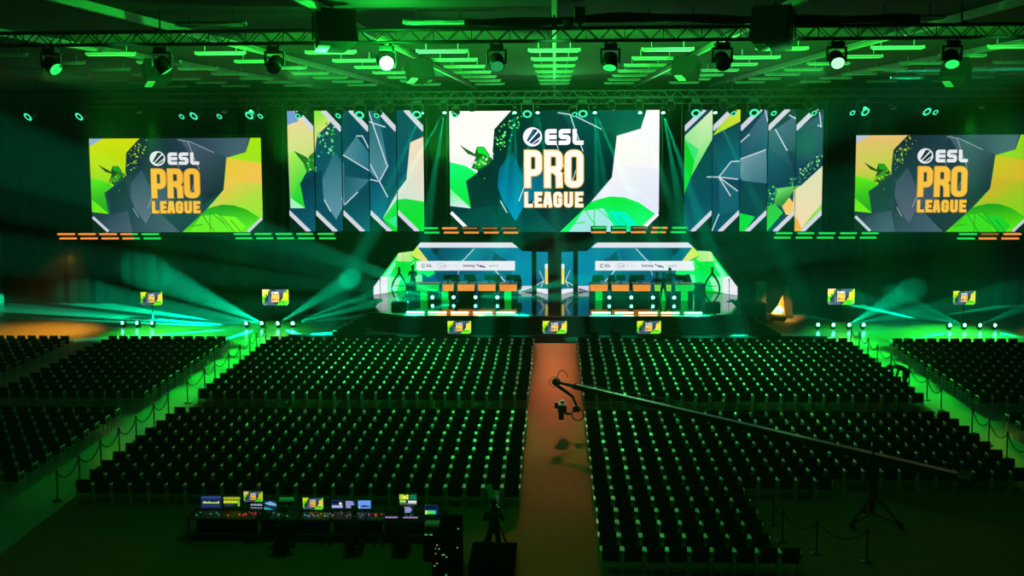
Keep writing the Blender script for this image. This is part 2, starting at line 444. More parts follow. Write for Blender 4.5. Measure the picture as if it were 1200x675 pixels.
def curtain(x0, x1, y, z0, z1, amp=.12, step=.45):
    m = MB(); n = int((x1-x0)/step); vs = []; fs = []
    for i in range(n+1):
        x = x0+(x1-x0)*i/n; yy = y+amp*math.sin(i*1.7)*.6+amp*(i % 2)
        vs += [(x, yy, z0), (x, yy, z1), (x, y+.5, z1), (x, y+.5, z0)]
    for i in range(n):
        a, b = i*4, i*4+4; fs += [[a, b, b+1, a+1], [a+1, b+1, b+2, a+2], [a+2, b+2, b+3, a+3], [a+3, b+3, b, a]]
    fs += [[0,1,2,3], [n*4+3, n*4+2, n*4+1, n*4]]
    return m.add(vs, fs)
o = curtain(-37, 37, 67.6, 0, CEIL).build('wall_back', DRAPE); tag(o, kind='structure')
for sx, nm in ((-1, 'wall_left'), (1, 'wall_right')):
    o = MB().box((sx*37.1, 30, CEIL/2), (.2, 78, CEIL)).build(nm, mat('dark_wall_paint', (.03,.031,.031), .8, noise=.3, nscale=1)); tag(o, kind='structure')
# longitudinal ceiling beams
for bx in (-14.6, -9.7, -5.0, 0.0, 5.0, 9.7, 14.6):
    m = MB(); zb = CEIL-.24
    m.box((bx, 39, zb+.10), (.11, 54, .10)); m.box((bx, 39, CEIL-.04), (.03, 54, .08))
    o = m.build('ceiling_beam', mat('pale_beam_paint', (.72,.74,.72), .5, noise=.12, nscale=2)); tag(o, kind='structure')

# ceiling luminaires (switched off, lit from below)
cl = thing('ceiling_light', '', 'ceiling light', (0,0,0), 0, 'ceiling lights in rows above the hall')
m = MB(); m.box((0,0,-.05), (1.56,.20,.06), bev=.015); m.box((-.79,0,-.06), (.05,.12,.1)); m.box((.79,0,-.06), (.05,.12,.1))
m.tube([(-.5,0,-.02),(-.5,0,.2)], .012, 6); m.tube([(.5,0,-.02),(.5,0,.2)], .012, 6)
m.build('fixture_body', GREYPAINT, cl)
m = MB(); m.tube([(-.74,-.05,-.115),(.74,-.05,-.115)], .02, 8); m.tube([(-.74,.05,-.115),(.74,.05,-.115)], .02, 8); m.build('tube_lamp', WHITEPAINT, cl)
seal(cl)
first = True
ROWS = [33.3, 37.3, 41.3, 45.3, 49.3, 53.3, 57.3]
for ri, y in enumerate(ROWS):
    for k in range(-6, 7):
        x = k*3.52
        if abs(x) > y*.56: continue
        lab = 'white ceiling light, %s row beyond the near truss, %s' % (ORD[ri], 'above the aisle' if k == 0 else '%s %s of centre' % (ORD[abs(k)-1], 'left' if k < 0 else 'right'))
        if first: o = cl; o.location = (x, y, CEIL-.2); o['label'] = lab; first = False
        else: o = dup(cl, (x, y, CEIL-.2), lab)
for k, x in enumerate((-7.85, -2.62, 2.62, 7.85)):
    dup(cl, (x, 24.4, CEIL-.2), 'white tube ceiling light above the near truss, %s from the left' % ORD[k])

# ------------------------------------------------------------------ trusses
def truss(label, y, z, x0, x1, s=.30, bay=.3, hang=True, group=None):
    t = thing('lighting_truss', label, 'truss', ((x0+x1)/2, y, z), 0, group)
    hx = (x1-x0)/2; h = s/2
    for dy in (-h, h):
        for dz in (-h, h):
            MB().tube([(-hx, dy, dz), (hx, dy, dz)], .028, 6).build('chord', DARKMETAL, t)
    m = MB(); n = int((x1-x0)/bay)
    for i in range(n):
        a = -hx+i*2*hx/n; b = a+2*hx/n; up = i % 2
        for dy in (-h, h): m.tube([(a, dy, -h if up else h), (b, dy, h if up else -h)], .014, 4)
        m.tube([(a, -h if up else h, h), (b, h if up else -h, h)], .012, 4); 
        if i % 3 == 0: m.tube([(a, -h, -h), (a, h, -h)], .012, 4); m.tube([(a,-h,-h),(a,-h,h)], .012, 4)
    m.build('lattice', DARKMETAL, t)
    if hang:
        m = MB()
        for i in range(7):
            a = -hx*.92+i*2*hx*.92/6
            m.tube([(a, 0, h), (a, 0, CEIL-z)], .02, 6); m.box((a, 0, h+.04), (.12, .36, .06))
        m.build('hanger', DARKMETAL, t)
    return t
zt = at(600, 41, 24.0).z
NEAR_Z = zt
truss('near lighting truss crossing the hall under the ceiling in front', 24.0, zt, -14.5, 14.5, .28, .28)
FRONT_Z = 13.35
truss('front stage truss carrying the large ring lights above the screens', 56.6, FRONT_Z, -31, 31, .4, .4)
truss('rear stage truss just behind the front one, close above the screens', 58.9, 13.1, -31, 31, .4, .4)
# loom of black cable lying along the near truss
m = MB()
for k in range(5):
    pts = [(x, 24.0+.04*math.sin(k+x), NEAR_Z+.215+.03*k+.10*math.exp(-((x-1.9)/1.6)**2)+.02*math.sin(3*x+k)) for x in [ -2+.4*i for i in range(26)]]
    m.tube(pts, .03, 6)
o = m.build('cable_loom', BLACK); tag(o, 'black cable loom bunched on top of the near truss, centre right', 'cable loom')
# chain hoist in the middle
t = thing('chain_hoist', 'black chain hoist hanging at the middle of the near truss', 'hoist', (.55, 23.7, NEAR_Z+.18))
MB().box((0,0,.2), (.26,.24,.36), bev=.03).build('motor_body', HOUSING, t)
MB().box((.0,-.02,.0), (.1,.1,.16), bev=.02).build('hook', DARKMETAL, t)
m = MB(); m.lathe([(.10,-.12),(.13,-.02),(.13,.0)], 12, M=Matrix.Translation((-.24,0,.1))); m.build('chain_bag', FABRIC, t)

# ------------------------------------------------------------------ moving heads
def head_body(m, L=.36, r=.17):
    m.lathe([(r*.55, L*.5), (r*.85, L*.42), (r, L*.1), (r*1.02, -L*.35), (r*.96, -L*.5)], 14)
def make_head(name, label, lens_mat, ring, sc=1.0, floor=False):
    t = thing(name, label, 'stage light')
    s = -1 if floor else 1         # hanging: base on top
    m = MB(); m.box((0,0,-s*.07*sc), (.34*sc,.30*sc,.13*sc), bev=.02*sc)
    if not floor: m.box((-.1*sc,0,.03*sc), (.05*sc,.08*sc,.12*sc)); m.box((.1*sc,0,.03*sc), (.05*sc,.08*sc,.12*sc))
    m.build('base', HOUSING, t)
    m = MB()
    for sx in (-1,1): m.box((sx*.22*sc,0,-s*.30*sc), (.05*sc,.12*sc,.36*sc), bev=.01)
    m.box((0,0,-s*.15*sc), (.46*sc,.14*sc,.05*sc), bev=.01)
    m.build('yoke', HOUSING, t)
    m = MB(); head_body(m, .38*sc, .185*sc)
    h = m.build('head', HOUSING, t, True, (0,0,-s*.42*sc))
    m = MB(); n = 20; r = .175*sc; z = -.195*sc
    if ring:
        vs = []; fs = []
        for q, zz in ((r*.56, z-.006), (r*1.0, z)):
            vs += [(q*math.cos(2*PI*i/n), q*math.sin(2*PI*i/n), zz) for i in range(n)]
        fs = [[i, n+i, n+(i+1)%n, (i+1)%n] for i in range(n)]
        m.add(vs, fs); m.build('ring_lamp', lens_mat, h)
        MB().lathe([(.02*sc, z-.02), (r*.5, z-.002)], n).build('lens', E_OFF, h)
    else:
        MB().lathe([(.01, z-.03*sc), (r*.5, z-.024*sc), (r*.9, z)], n).build('lens', lens_mat, h)
    return t
def aim(t, d):
    h = part(t, 'head')[0]; h.rotation_mode = 'QUATERNION'
    h.rotation_quaternion = Vector((0,0,-1)).rotation_difference(Vector(d).normalized())
PROTO = {}
def head_at(kind, loc, direction, label, group):
    name, lens, ring, sc, flo = KINDS[kind]
    if kind not in PROTO:
        t = make_head(name, label, lens, ring, sc, flo); t['group'] = group; seal(t); PROTO[kind] = t
    else:
        t = dup(PROTO[kind], None, label)
        t['group'] = group
    t.location = loc; aim(t, direction); return t
KINDS = {'ring': ('ring_light', E_TEAL_DIM, True, 1.45, False), 'ring_small': ('ring_light', E_TEAL_DIM, True, 1.0, False),
  'off': ('moving_head_light', E_OFF, False, .95, False), 'spot_on': ('moving_head_light', E_TEAL, False, .62, False),
  'hot': ('moving_head_light', E_GREEN_HOT, False, .95, False), 'green': ('moving_head_light', E_GREEN, False, .92, False),
  'mint': ('moving_head_light', E_MINT, False, .92, False), 'dim': ('moving_head_light', E_GREEN_DIM, False, .92, False),
  'floor': ('floor_moving_head', E_TEAL, False, .60, True)}
# near truss
G = 'moving heads under the near truss'
def near(px, py, kind, label, d=None):
    p = at(px, py, 24.0); z = NEAR_Z-.14
    head_at(kind, (p.x, 24.0, z-.06), d if d is not None else (EYE-p), label, G)
    return p
near(60, 71, 'green', 'moving head with a green oval lens, far left under the near truss', (.75,-.35,-.55))
near(190, 70, 'green', 'moving head with thin green lens, second from left under the near truss', (.5,.2,-.8))
near(322, 64, 'off', 'dark moving head under the near truss, left of the brightest lamp', (.0,-.8,-.5))
HOT = near(453, 68, 'hot', 'moving head glaring bright green toward the seats, under the near truss')
near(582, 66, 'dim', 'moving head with dim speckled green lens, left of the chain hoist', (.1,-.75,-.65))
near(715, 64, 'green', 'moving head with flat green lens, right of the chain hoist', (-.1,-.45,-.9))
near(846, 62, 'off', 'dark moving head under the near truss, right of centre', (.1,-.8,-.6))
near(980, 65, 'mint', 'moving head with white-green lens, under the near truss right side', (.0,-.8,-.55))
near(1115, 64, 'green', 'moving head with green oval lens, far right under the near truss', (-.1,-.6,-.8))
# front stage truss : large rings and dark heads between them
G = 'heads along the front stage truss'
xs = [(36,1),(96,1),(163,0),(230,1),(263,0),(295,1),(358,0),(422,1),(457,0),(489,1),(520,0),(553,0),(618,1),(683,1),(717,0),(749,0),(786,0),(815,1),(848,0),(883,1),(948,0),(1011,1),(1046,0),(1083,1),(1150,0)]
nr = nd = 0
for px, on in xs:
    p = at(px, 121, 56.6); d = (-.35 if px < 650 else .35, -.75, -.62)
    if 400 < px < 900: d = (0, -.80, -.60)
    if on: lab = 'large glowing teal ring light on the front stage truss, %s from the left' % ORD[nr]; nr += 1
    else: lab = 'dark moving head on the front stage truss, %s dark one from the left' % ORD[nd]; nd += 1
    head_at('ring' if on else 'off', (p.x, 56.6, FRONT_Z-.25), d if on else (.1, -.5, -.8), lab, G)
G = 'small heads along the rear stage truss'
nr = 0
for px in (215, 259, 307, 351, 398, 443, 488, 534, 672, 813, 858, 905, 952, 997, 1094):
    p = at(px, 131, 58.9)
    head_at('ring_small', (p.x, 58.9, 12.85), (-.3 if px < 650 else .3, -.75, -.6), 'small teal ring light on the rear stage truss, %s small ring from left' % ORD[nr], G); nr += 1
BEAMS = []
nr = 0
for px in (495, 521, 603, 630, 697, 750, 777, 838):
    p = at(px, 131, 58.6)
    head_at('spot_on', (p.x, 58.6, p.z+.30), (0, -.6, -.8), 'small bright teal spotlight at the screen tops, %s from left' % ORD[nr], 'small spotlights over the screens'); nr += 1
    BEAMS.append((px, p))

# ------------------------------------------------------------------ hanging loudspeakers
def speaker(label, px, py, Y, w, h, d, rz, tilt):
    p = at(px, py, Y)
    t = thing('hanging_loudspeaker', label, 'loudspeaker', p, rz, 'loudspeakers hung under the ceiling')
    R = Matrix.Rotation(tilt, 3, 'X')
    m = MB(); pts = [(-w/2, -d/2), (w/2, -d/2), (w*.36, d/2), (-w*.36, d/2)]
    m.prism([R @ Vector((a, b, -h/2)) for a, b in pts], R @ Vector((0,0,h))); m.build('cabinet', HOUSING, t)
    MB().box(R @ Vector((0,-d/2-.012,0)), (w*.92,.02,h*.94), rot=R, bev=.005).build('grille', mat('speaker_grille', (.03,.032,.033), .6, .5, noise=.5, nscale=120), t)
    m = MB()
    for sx in (-1,1): m.box((sx*(w/2+.015), 0, .05), (.02,.06,h*.7))
    m.box((0,0,h*.4+.05), (w+.05,.06,.025)); m.tube([(0,0,h*.4),(0,0,CEIL-p.z)], .02, 6); m.build('bracket', DARKMETAL, t)
    m = MB(); m.box(R @ Vector((-w*.3, d*.1, -h/2-.02)), (w*.3,d*.5,.03), rot=R); m.build('flag', WHITEPAINT, t)
    return t
speaker('big dark loudspeaker hung left of centre above the near truss', 390, 36, 23.2, .85, .75, .7, .5, -.3)
speaker('big dark loudspeaker hung right of centre above the near truss', 908, 33, 23.2, .85, .75, .7, -.5, -.3)
speaker('dark loudspeaker tilted diamond-wise high on the left side', 182, 86, 36, .85, .75, .7, .75, -.5)
speaker('dark loudspeaker tilted high on the right side', 1122, 85, 36, .85, .75, .7, -.75, -.5)
speaker('dark loudspeaker with a pale edge beside the brightest green lamp', 490, 84, 36, .85, .6, .7, .6, -.4)
speaker('dark loudspeaker right of centre under the slanted ceiling beam', 806, 80, 36, .85, .6, .7, -.6, -.4)

# ------------------------------------------------------------------ big screens
SY = 60.0
league_screen('led_screen', 'huge centre LED screen with white and green league artwork above the stage', 'screen', 527.2, 129.6, 772.3, 271.6, SY, 'centre', 'big LED screens')
league_screen('led_screen', 'big LED screen at far left with yellow-green artwork and gold lettering', 'screen', 106.5, 162, 307, 272, SY, 'side', 'big LED screens')
league_screen('led_screen', 'big LED screen at far right, partly cut off, with warm orange artwork', 'screen', 1002.2, 158.2, 1206.5, 271.6, SY, 'warm', 'big LED screens')

def facets_left():
    T0, T1 = (8, 74, 98), (30, 108, 128); wl = (206, 226, 238); g = (14, 226, 50); cream = (250, 222, 180)
    P = [([(30,38),(705,38),(705,640),(30,640)], (((100,60), (6,58,78)), ((500,600), (12,82,104)))),
      ([(165,40),(305,40),(300,250),(170,420)], (((240,60), (8,58,66)), ((200,400), (16,92,112)))),
      ([(90,400),(200,330),(180,640),(40,640),(110,522)], (((100,420), (8,50,66)), ((120,600), (10,88,112)))),
      ([(200,380),(262,240),(310,300),(310,500),(265,580),(205,480)], (((260,250), (30,100,120)), ((260,560), (100,150,170)))),
      ([(305,258),(372,165),(435,250),(435,340)], (((320,250), (84,140,156)), ((430,260), (40,116,134)))),
      ([(305,360),(435,382),(375,440),(310,505)], (((310,380), (20,86,104)), ((400,420), (66,124,140)))),
      ([(310,505),(375,440),(435,430),(435,640),(300,640)], (((330,480), (8,66,80)), ((400,620), (16,100,120)))),
      ([(436,40),(480,40),(525,310),(482,390),(436,340)], (((440,60), (16,92,110)), ((500,330), (84,142,158)))),
      ([(436,400),(482,390),(525,470),(500,575),(436,560)], (((440,400), (10,84,108)), ((500,560), (14,110,136)))),
      ([(30,38),(235,38),(245,100),(180,160),(165,255),(120,340),(90,400),(112,522),(40,522)], (((60,60), (252,214,160)), ((70,400), (170,236,110)))),
      ([(30,38),(70,38),(90,90),(30,110)], (120,150,214)),
      ([(165,38),(205,38),(240,100),(185,150),(165,170)], (((170,40), (120,236,40)), ((210,130), (226,230,120)))),
      ([(40,240),(70,238),(130,330),(90,400),(112,522),(40,522)], (((60,250), (170,240,90)), ((90,480), (6,220,50)))),
      ([(40,470),(112,522),(40,522)], (170,255,190)),
      ([(62,236),(130,270),(165,240),(165,330),(125,345),(110,300)], (((70,240), (40,90,24)), ((150,330), (30,150,40)))),
      ([(700,170),(635,198),(615,380),(570,440),(495,575),(545,640),(705,640)], (((650,190), (252,226,196)), ((640,470), (214,236,222)))),
      ([(566,480),(610,476),(705,492),(705,640),(545,640),(495,575)], (((600,480), (30,226,70)), ((640,620), (6,236,40)))),
      ([(515,580),(570,560),(570,625),(535,600)], (60,236,150))]
    for i in range(40):
        t = random.random(); x = 180+85*random.random(); y = 100+150*t+random.uniform(-6,20); r = random.uniform(3,8)
        P.append(([(x-r,y),(x,y-r),(x+r,y),(x,y+r)], random.choice(((120,226,150),(60,200,90),(190,240,180)))))
    for i in range(10):
        x = random.uniform(125,175); y = random.uniform(270,340); r = random.uniform(2,6)
        P.append(([(x-r,y),(x,y-r),(x+r,y),(x,y+r)], random.choice(((120,236,120),(220,250,180)))))
    for a in ([(434,42),(520,310)], [(436,95),(515,122)], [(305,258),(435,338)], [(436,380),(482,390),(522,468)], [(482,390),(526,310)], [(308,506),(375,442)], [(208,480),(240,540)], [(438,305),(476,380)], [(372,165),(402,165),(432,225)], [(296,470),(303,500)]):
        P += stroke(a, 5.5, wl)
    return P
def facets_right():
    wl = (206,226,238)
    P = [([(5,30),(695,30),(695,642),(5,642)], (((100,600), (6,78,100)), ((600,60), (26,52,72)))),
      ([(40,370),(147,170),(147,640),(10,640),(10,450)], (((120,200), (4,44,58)), ((40,600), (10,88,110)))),
      ([(148,160),(283,95),(283,285),(180,367)], (((200,140), (14,66,80)), ((260,280), (12,92,112)))),
      ([(240,290),(283,285),(283,378),(180,367)], (40,110,130)),
      ([(180,375),(275,435),(283,540),(185,560)], (((190,400), (36,104,126)), ((270,520), (12,84,104)))),
      ([(285,278),(412,232),(420,400),(300,385),(283,370)], (((300,270), (120,156,170)), ((400,390), (50,108,126)))),
      ([(285,195),(405,40),(420,40),(420,230),(285,280)], (((300,200), (20,84,102)), ((410,60), (70,110,134)))),
      ([(285,390),(420,402),(420,560),(285,555)], (((300,400), (10,66,82)), ((400,540), (10,52,64)))),
      ([(425,140),(455,130),(515,240),(545,320),(425,230)], (((440,150), (60,104,124)), ((530,300), (28,76,96)))),
      ([(421,230),(545,320),(555,390),(421,410)], (((430,240), (30,96,116)), ((540,390), (12,58,76)))),
      ([(460,130),(555,60),(555,240),(515,240)], (((470,130), (70,104,130)), ((550,220), (36,70,94)))),
      ([(558,140),(690,50),(690,250),(558,330)], (((570,150), (24,72,90)), ((680,70), (54,92,112)))),
      ([(5,165),(147,30),(147,175),(40,370),(5,460)], (((20,420), (10,226,50)), ((120,70), (226,244,196)))),
      ([(10,180),(60,290),(40,370),(10,450)], (8,220,40)),
      ([(10,180),(80,230),(60,290)], (60,236,120)),
      ([(148,162),(283,92),(283,30),(230,30)], (((160,150), (150,226,40)), ((270,50), (222,230,60)))),
      ([(280,545),(362,565),(310,642),(275,642)], (14,226,60)),
      ([(416,515),(460,500),(500,545),(420,642)], (((420,520), (60,200,70)), ((440,620), (16,226,60)))),
      ([(470,425),(590,408),(555,430),(530,470),(500,520),(455,500)], (((480,430), (120,236,110)), ((520,500), (30,120,40)))),
      ([(495,515),(530,470),(555,500),(555,560),(515,555)], (250,204,110)),
      ([(692,312),(590,408),(552,432),(548,560),(548,642),(695,642)], (((640,360), (228,236,190)), ((590,560), (252,220,176)))),
      ([(548,580),(570,570),(600,642),(548,642)], (246,180,70)), ([(692,500),(640,560),(590,630),(640,642),(692,560)], (150,226,90))]
    for i in range(60):
        t = random.random(); x = 535+155*t+random.uniform(-10,10); y = 405-130*t+random.uniform(-34,24); r = random.uniform(2,6)
        P.append(([(x-r,y),(x,y-r),(x+r,y),(x,y+r)], random.choice(((90,226,130),(60,190,90),(170,240,180)))))
    for i in range(30):
        x = random.uniform(420,500); y = random.uniform(415,510); r = random.uniform(2,7)
        P.append(([(x-r,y),(x,y-r),(x+r,y),(x,y+r)], random.choice(((40,200,60),(110,236,110),(20,120,40)))))
    for a in ([(240,290),(180,367),(240,462)], [(120,366),(180,367),(275,437)], [(180,367),(276,378)], [(240,290),(283,288)], [(285,278),(412,232)], [(285,195),(330,155)], [(404,35),(418,95)], [(455,130),(516,238)], [(522,62),(556,80)], [(670,48),(680,120),(662,112)], [(148,638),(184,550)]):
        P += stroke(a, 5.5, wl)
    return P
def banner_set(side, px0, px1, py0, py1, cells, AA, facets):
    ax0, ax1, ay0, ay1 = AA
    pm = (py0+py1)/2; a, b = at(px0, pm, SY), at(px1, pm, SY); a.z, b.z = at((px0+px1)/2, py0, SY).z, at((px0+px1)/2, py1, SY).z
    kx, kz = (b.x-a.x)/(ax1-ax0), (a.z-b.z)/(ay1-ay0)
    P = facets()
    for i, (c0, c1) in enumerate(cells):
        xc = a.x+((c0+c1)/2-ax0)*kx; zc = (a.z+b.z)/2
        w = (c1-c0)*kx
        t = thing('led_banner', 'tall LED banner panel %s of the centre screen, %s of five from the left' % ('left' if side < 0 else 'right', ORD[i]), 'LED banner', (xc, SY, zc), 0, 'tall LED banners')
        MB().box((0, .07, 0), (w, .12, a.z-b.z), bev=.01).build('cabinet', HOUSING, t)
        mid, my = (c0+c1)/2, (ay0+ay1)/2
        mp = lambda x, y, off: ((x-mid)*kx, -off, -(y-my)*kz)
        Q = list(P); w_ = c1-c0; bar = (216,218,232); dk = (2,30,22)
        if side < 0:
            tri1, s1 = [(c0+38,ay0),(c1,ay0),(c1,ay0+92)], [(c0+42,ay0-4),(c1+4,ay0+97)]
            tri2, s2 = [(c0,ay1-92),(c0,ay1),(c0+88,ay1)], [(c0-4,ay1-98),(c0+98,ay1+4)]
        else:
            tri1, s1 = [(c0,ay0),(c0+92,ay0),(c0,ay0+92)], [(c0-4,ay0+97),(c0+98,ay0-4)]
            tri2, s2 = [(c1,ay1-92),(c1,ay1),(c1-88,ay1)], [(c1+4,ay1-98),(c1-98,ay1+4)]
        Q += [(tri1, dk)] + stroke(s1, 23, bar) + [(tri2, dk)] + stroke(s2, 20, bar)
        put(picture('picture', Q, mp, LED_SIDE, .0003, (c0, ay0, c1, ay1)), 'picture', t)
banner_set(-1, 338.0, 496.5, 129.6, 271, [(34,162),(167,297),(302,431),(436,566),(571,700)], (34,700,40,638), facets_left)
banner_set(1, 802.0, 963.8, 128.4, 271, [(9,146),(149,283),(286,418),(422,556),(559,691)], (9,691,34,638), facets_right)
# the black rigging wall the screens are flown in front of
m = MB(); a, b = at(332, 118, 60.4), at(970, 276, 60.4)
for px in (332, 500, 524, 776, 799, 968):
    p, q = at(px, 120, 60.5), at(px, 274, 60.5); m.tube([p, q], .05, 6)
o = m.build('screen_rigging', DARKMETAL); tag(o, 'thin dark rigging posts standing between the big screens and banners', 'rigging')

# ------------------------------------------------------------------ LED battens under the screens
BORANGE, BGREEN = emat('orange_led', lin((255,150,66)), 1.05), emat('green_led', lin((30,226,84)), 1.0)
BDIM = emat('dim_orange_led', lin((150,90,40)), 1.0)
def batten(px0, px1, py, mode, lab, group, single=False, Y=59.2):
    a, b = at(px0, py, Y), at(px1, py, Y); w = b.x-a.x; c = (a+b)/2
    t = thing('led_batten', lab, 'LED bar', c, 0, group)
    MB().box((0,.34,.0), (w+.04,.22,.42), bev=.02).build('housing', HOUSING, t)
    sx = -.06 if c.x < 0 else .06
    def strip(z, s, y0):
        n = 10
        segs = {'o': [('o', 0, 1)], 'g': [('g', 0, 1)], 'og': [('o', 0, .72), ('g', .72, 1)], 'd': [('d', 0, 1)], 'ogo': [('o', 0, .45), ('g', .45, .68), ('o', .68, 1)]}[s]
        for col, f0, f1 in segs:
            m = MB()
            for i in range(n):
                u = (i+.5)/n
                if f0 <= u < f1: m.box((-w/2+w*u+(sx if y0 < .1 else -sx*.3), y0+.06, z), (w/n*.97, .14, .10))
            m.build('led_strip', {'o': BORANGE, 'g': BGREEN, 'd': BDIM}[col], t)
    up, lo = (mode.split('/')+[mode])[:2]
    if not single: strip(.13, up, .04)
    strip(-.13, lo, .06 if single else .12)
    return t
GB = 'LED battens in a row under the screens'
def row(xs, y, modes, w, lab):
    for i, x in enumerate(xs):
        batten(x, x+w, y, modes[i], lab % ORD[i], GB)
row([68,92.5,117.3,142,166.8], 277.2, ['o','o','o','og','g'], 19.5, 'double LED batten below the far-left screen, %s from left')
row([274.8,299.2,323.8,348.3,373], 277.0, ['g']*5, 19, 'green double LED batten below the left banners, %s from left')
row([496.5,519.3,543,566.4,589.4], 270.3, ['g','o','d/o','d/o','d/o'], 17.5, 'LED batten along the foot of the centre screen, %s from left')
row([693,716.5,740,763.5,787], 269.8, ['g/o','g/o','d/o','ogo','g'], 17.5, 'LED batten along the right foot of the centre screen, %s from left')
row([908.5,934,959,984.3,1009.5], 276.2, ['g']*5, 19, 'green double LED batten below the right banners, %s from left')
row([1124,1149.5,1176], 277.2, ['g','d/o','o'], 20, 'LED batten below the far-right screen, %s from left')

# ------------------------------------------------------------------ stage
STZ = 1.10
deckm = mat('glossy_stage_deck', (.012, .016, .018), .07, noise=.2, nscale=2, spec=.6)
pts = [(-10.6,58.7),(-8.4,57.6),(8.4,57.6),(10.6,58.7),(10.6,63.2),(12.2,63.4),(12.2,67.2),(-12.2,67.2),(-12.2,63.4),(-10.6,63.2)]
t = thing('stage', 'low black stage with a glossy deck spanning the hall end', 'stage', (0, 62, 0))
MB().prism([(x, y-62, STZ-.12) for x, y in pts], (0,0,.12)).build('deck', deckm, t)
m = MB(); ins = [(x*.992, y-62+.05, 0) for x, y in pts]; m.prism(ins, (0,0,STZ-.13)); m.build('skirt', DRAPE, t)
m = MB()
for (xa, ya), (xb, yb) in zip(pts[:3], pts[1:4]): m.tube([(xa, ya-62-.01, STZ-.02), (xb, yb-62-.01, STZ-.02)], .022, 6)
m.build('edge_trim', mat('edge_trim_metal', (.3,.32,.31), .3, .9), t)

# portal: black facade with two openings
PY = 64.15
def wall_pt(px, py, Y=PY): p = at(px, py, Y); return p
def facade():
    zt_ = 5.9; xl, xr = -15.6, 15.6
    holeL = [at(437, 337, PY), at(467, 296, PY), at(484, 294.3, PY), at(492.5, 284.2, PY), at(600, 284.2, PY), at(612, 294, PY), at(642, 295.5, PY)]
    holeR = [at(658, 295.5, PY), at(688, 294, PY), at(697, 284.2, PY), at(806.5, 284.2, PY), at(815, 292, PY), at(833, 294.5, PY), at(865, 337, PY)]
    zb = STZ
    def colx(p): return p.x
    m = MB(); d = (0, .22, 0)
    def poly(ps): m.prism([(x, PY, z) for x, z in ps], d)
    hl = [(p.x, p.z) for p in holeL]; hr = [(p.x, p.z) for p in holeR]
    poly([(xl, 0), (-12.25, 0), (-12.25, STZ+.01), (hl[0][0], STZ+.01), hl[0], (hl[0][0], zt_), (xl, zt_)])
    for (a, b) in list(zip(hl[:-1], hl[1:]))+list(zip(hr[:-1], hr[1:])): poly([a, b, (b[0], zt_), (a[0], zt_)])
    poly([(hl[-1][0], zb+.01), (hr[0][0], zb+.01), (hr[0][0], zt_), (hl[-1][0], zt_)])
    poly([(hr[-1][0], STZ+.01), (12.25, STZ+.01), (12.25, 0), (xr, 0), (xr, zt_), (hr[-1][0], zt_)])
    t = thing('stage_portal', 'black stage facade with two angular openings around the LED walls', 'stage facade', (0,0,0))
    m.build('facade_panel', mat('portal_black', (.0010,.0011,.0011), 1.0, noise=.3, nscale=2, spec=.0), t)
    for side, hh in ((-1, hl), (1, hr[::-1])):
        for k, (off, w, y) in enumerate(((.12, .22, -.10), (.50, .30, -.22))):
            m = MB()
            ch = hh[:4]
            path = [(ch[0][0]+side*off, zb if False else STZ), (ch[0][0]+side*off, ch[0][1]+off*.35), (ch[1][0]+side*off*.6, ch[1][1]+off*.75), (ch[2][0]+side*off*.3, ch[2][1]+off), (ch[2][0]-side*.02, ch[2][1]+off+.02)]
            for a, b in zip(path[:-1], path[1:]):
                A, B = Vector((a[0], 0, a[1])), Vector((b[0], 0, b[1])); u = (B-A).normalized(); nn = Vector((-u.z, 0, u.x))*w/2
                m.prism([(p.x, PY+y, p.z) for p in (A-nn, B-nn, B+nn, A+nn)], (0, -y-.002, 0))
            m.build('frame_moulding', mat('portal_moulding', (.010,.011,.0105), .6, noise=.2, spec=.3), t)
    return t
facade()
# slim pillars in front of the inner ends
for px, lab in ((626, 'slim black pillar on stage, left of the centre column'), (674.5, 'slim black pillar on stage, right of the centre column')):
    p = at(px, 330, 63.6)
    t = thing('stage_pillar', lab, 'pillar', (p.x, 63.6, STZ), 0, 'stage pillars')
    MB().box((0,0,1.46), (.30,.30,2.92), bev=.02).build('shaft', BLACK, t)
    MB().box((0,0,.03), (.42,.42,.06), bev=.01).build('foot_plate', BLACK, t)
# soffit blocks hanging above the pillars
for sx, (p0, p1, p2, p3) in ((-1, ((601,284), (612,294.2), (626,294.2), (646,284))), (1, ((654,284), (674,294.2), (688,294.2), (698,284)))):
    q = [at(x, y, 63.3) for x, y in (p0, p1, p2, p3)]
    o = MB().prism([(v.x, 63.3, v.z) for v in q], (0, .8, 0)).build('portal_soffit', BLACK)
    tag(o, 'black angular soffit block above the stage pillar, %s of centre' % ('left' if sx < 0 else 'right'), 'soffit', 'portal soffits')

# LED walls on stage : back plane, outer wings and inner wings
BY = 66.3
LEDW = led_mat('stage_led_picture', 1.05)
def led_wall(label, planes, P, name='led_wall'):
    t = thing(name, label, 'LED wall', (0,0,0), 0, 'LED walls on the stage')
    for pname, (p0, p1, clip, zt_) in planes.items():
        p0, p1 = Vector(p0), Vector(p1); u = (p1-p0).normalized(); n = Vector((u.y, -u.x, 0))
        if n.y > 0: n = -n
        def mp(x, y, off):
            q = on_plane(x, y, p0, n); q.z = max(q.z, STZ+.012); return q+n*off
        put(picture('picture', P, mp, LEDW, .0004, clip), pname, t)
        m = MB(); q0, q1 = p0-n*.02, p1-n*.02
        m.prism([(q0.x, q0.y, STZ+.012), (q1.x, q1.y, STZ+.012), (q1.x, q1.y, zt_), (q0.x, q0.y, zt_)], -n*.14); m.build('panel_back', HOUSING, t)
    return t
TL = (10,128,156); WB = (236,236,246)
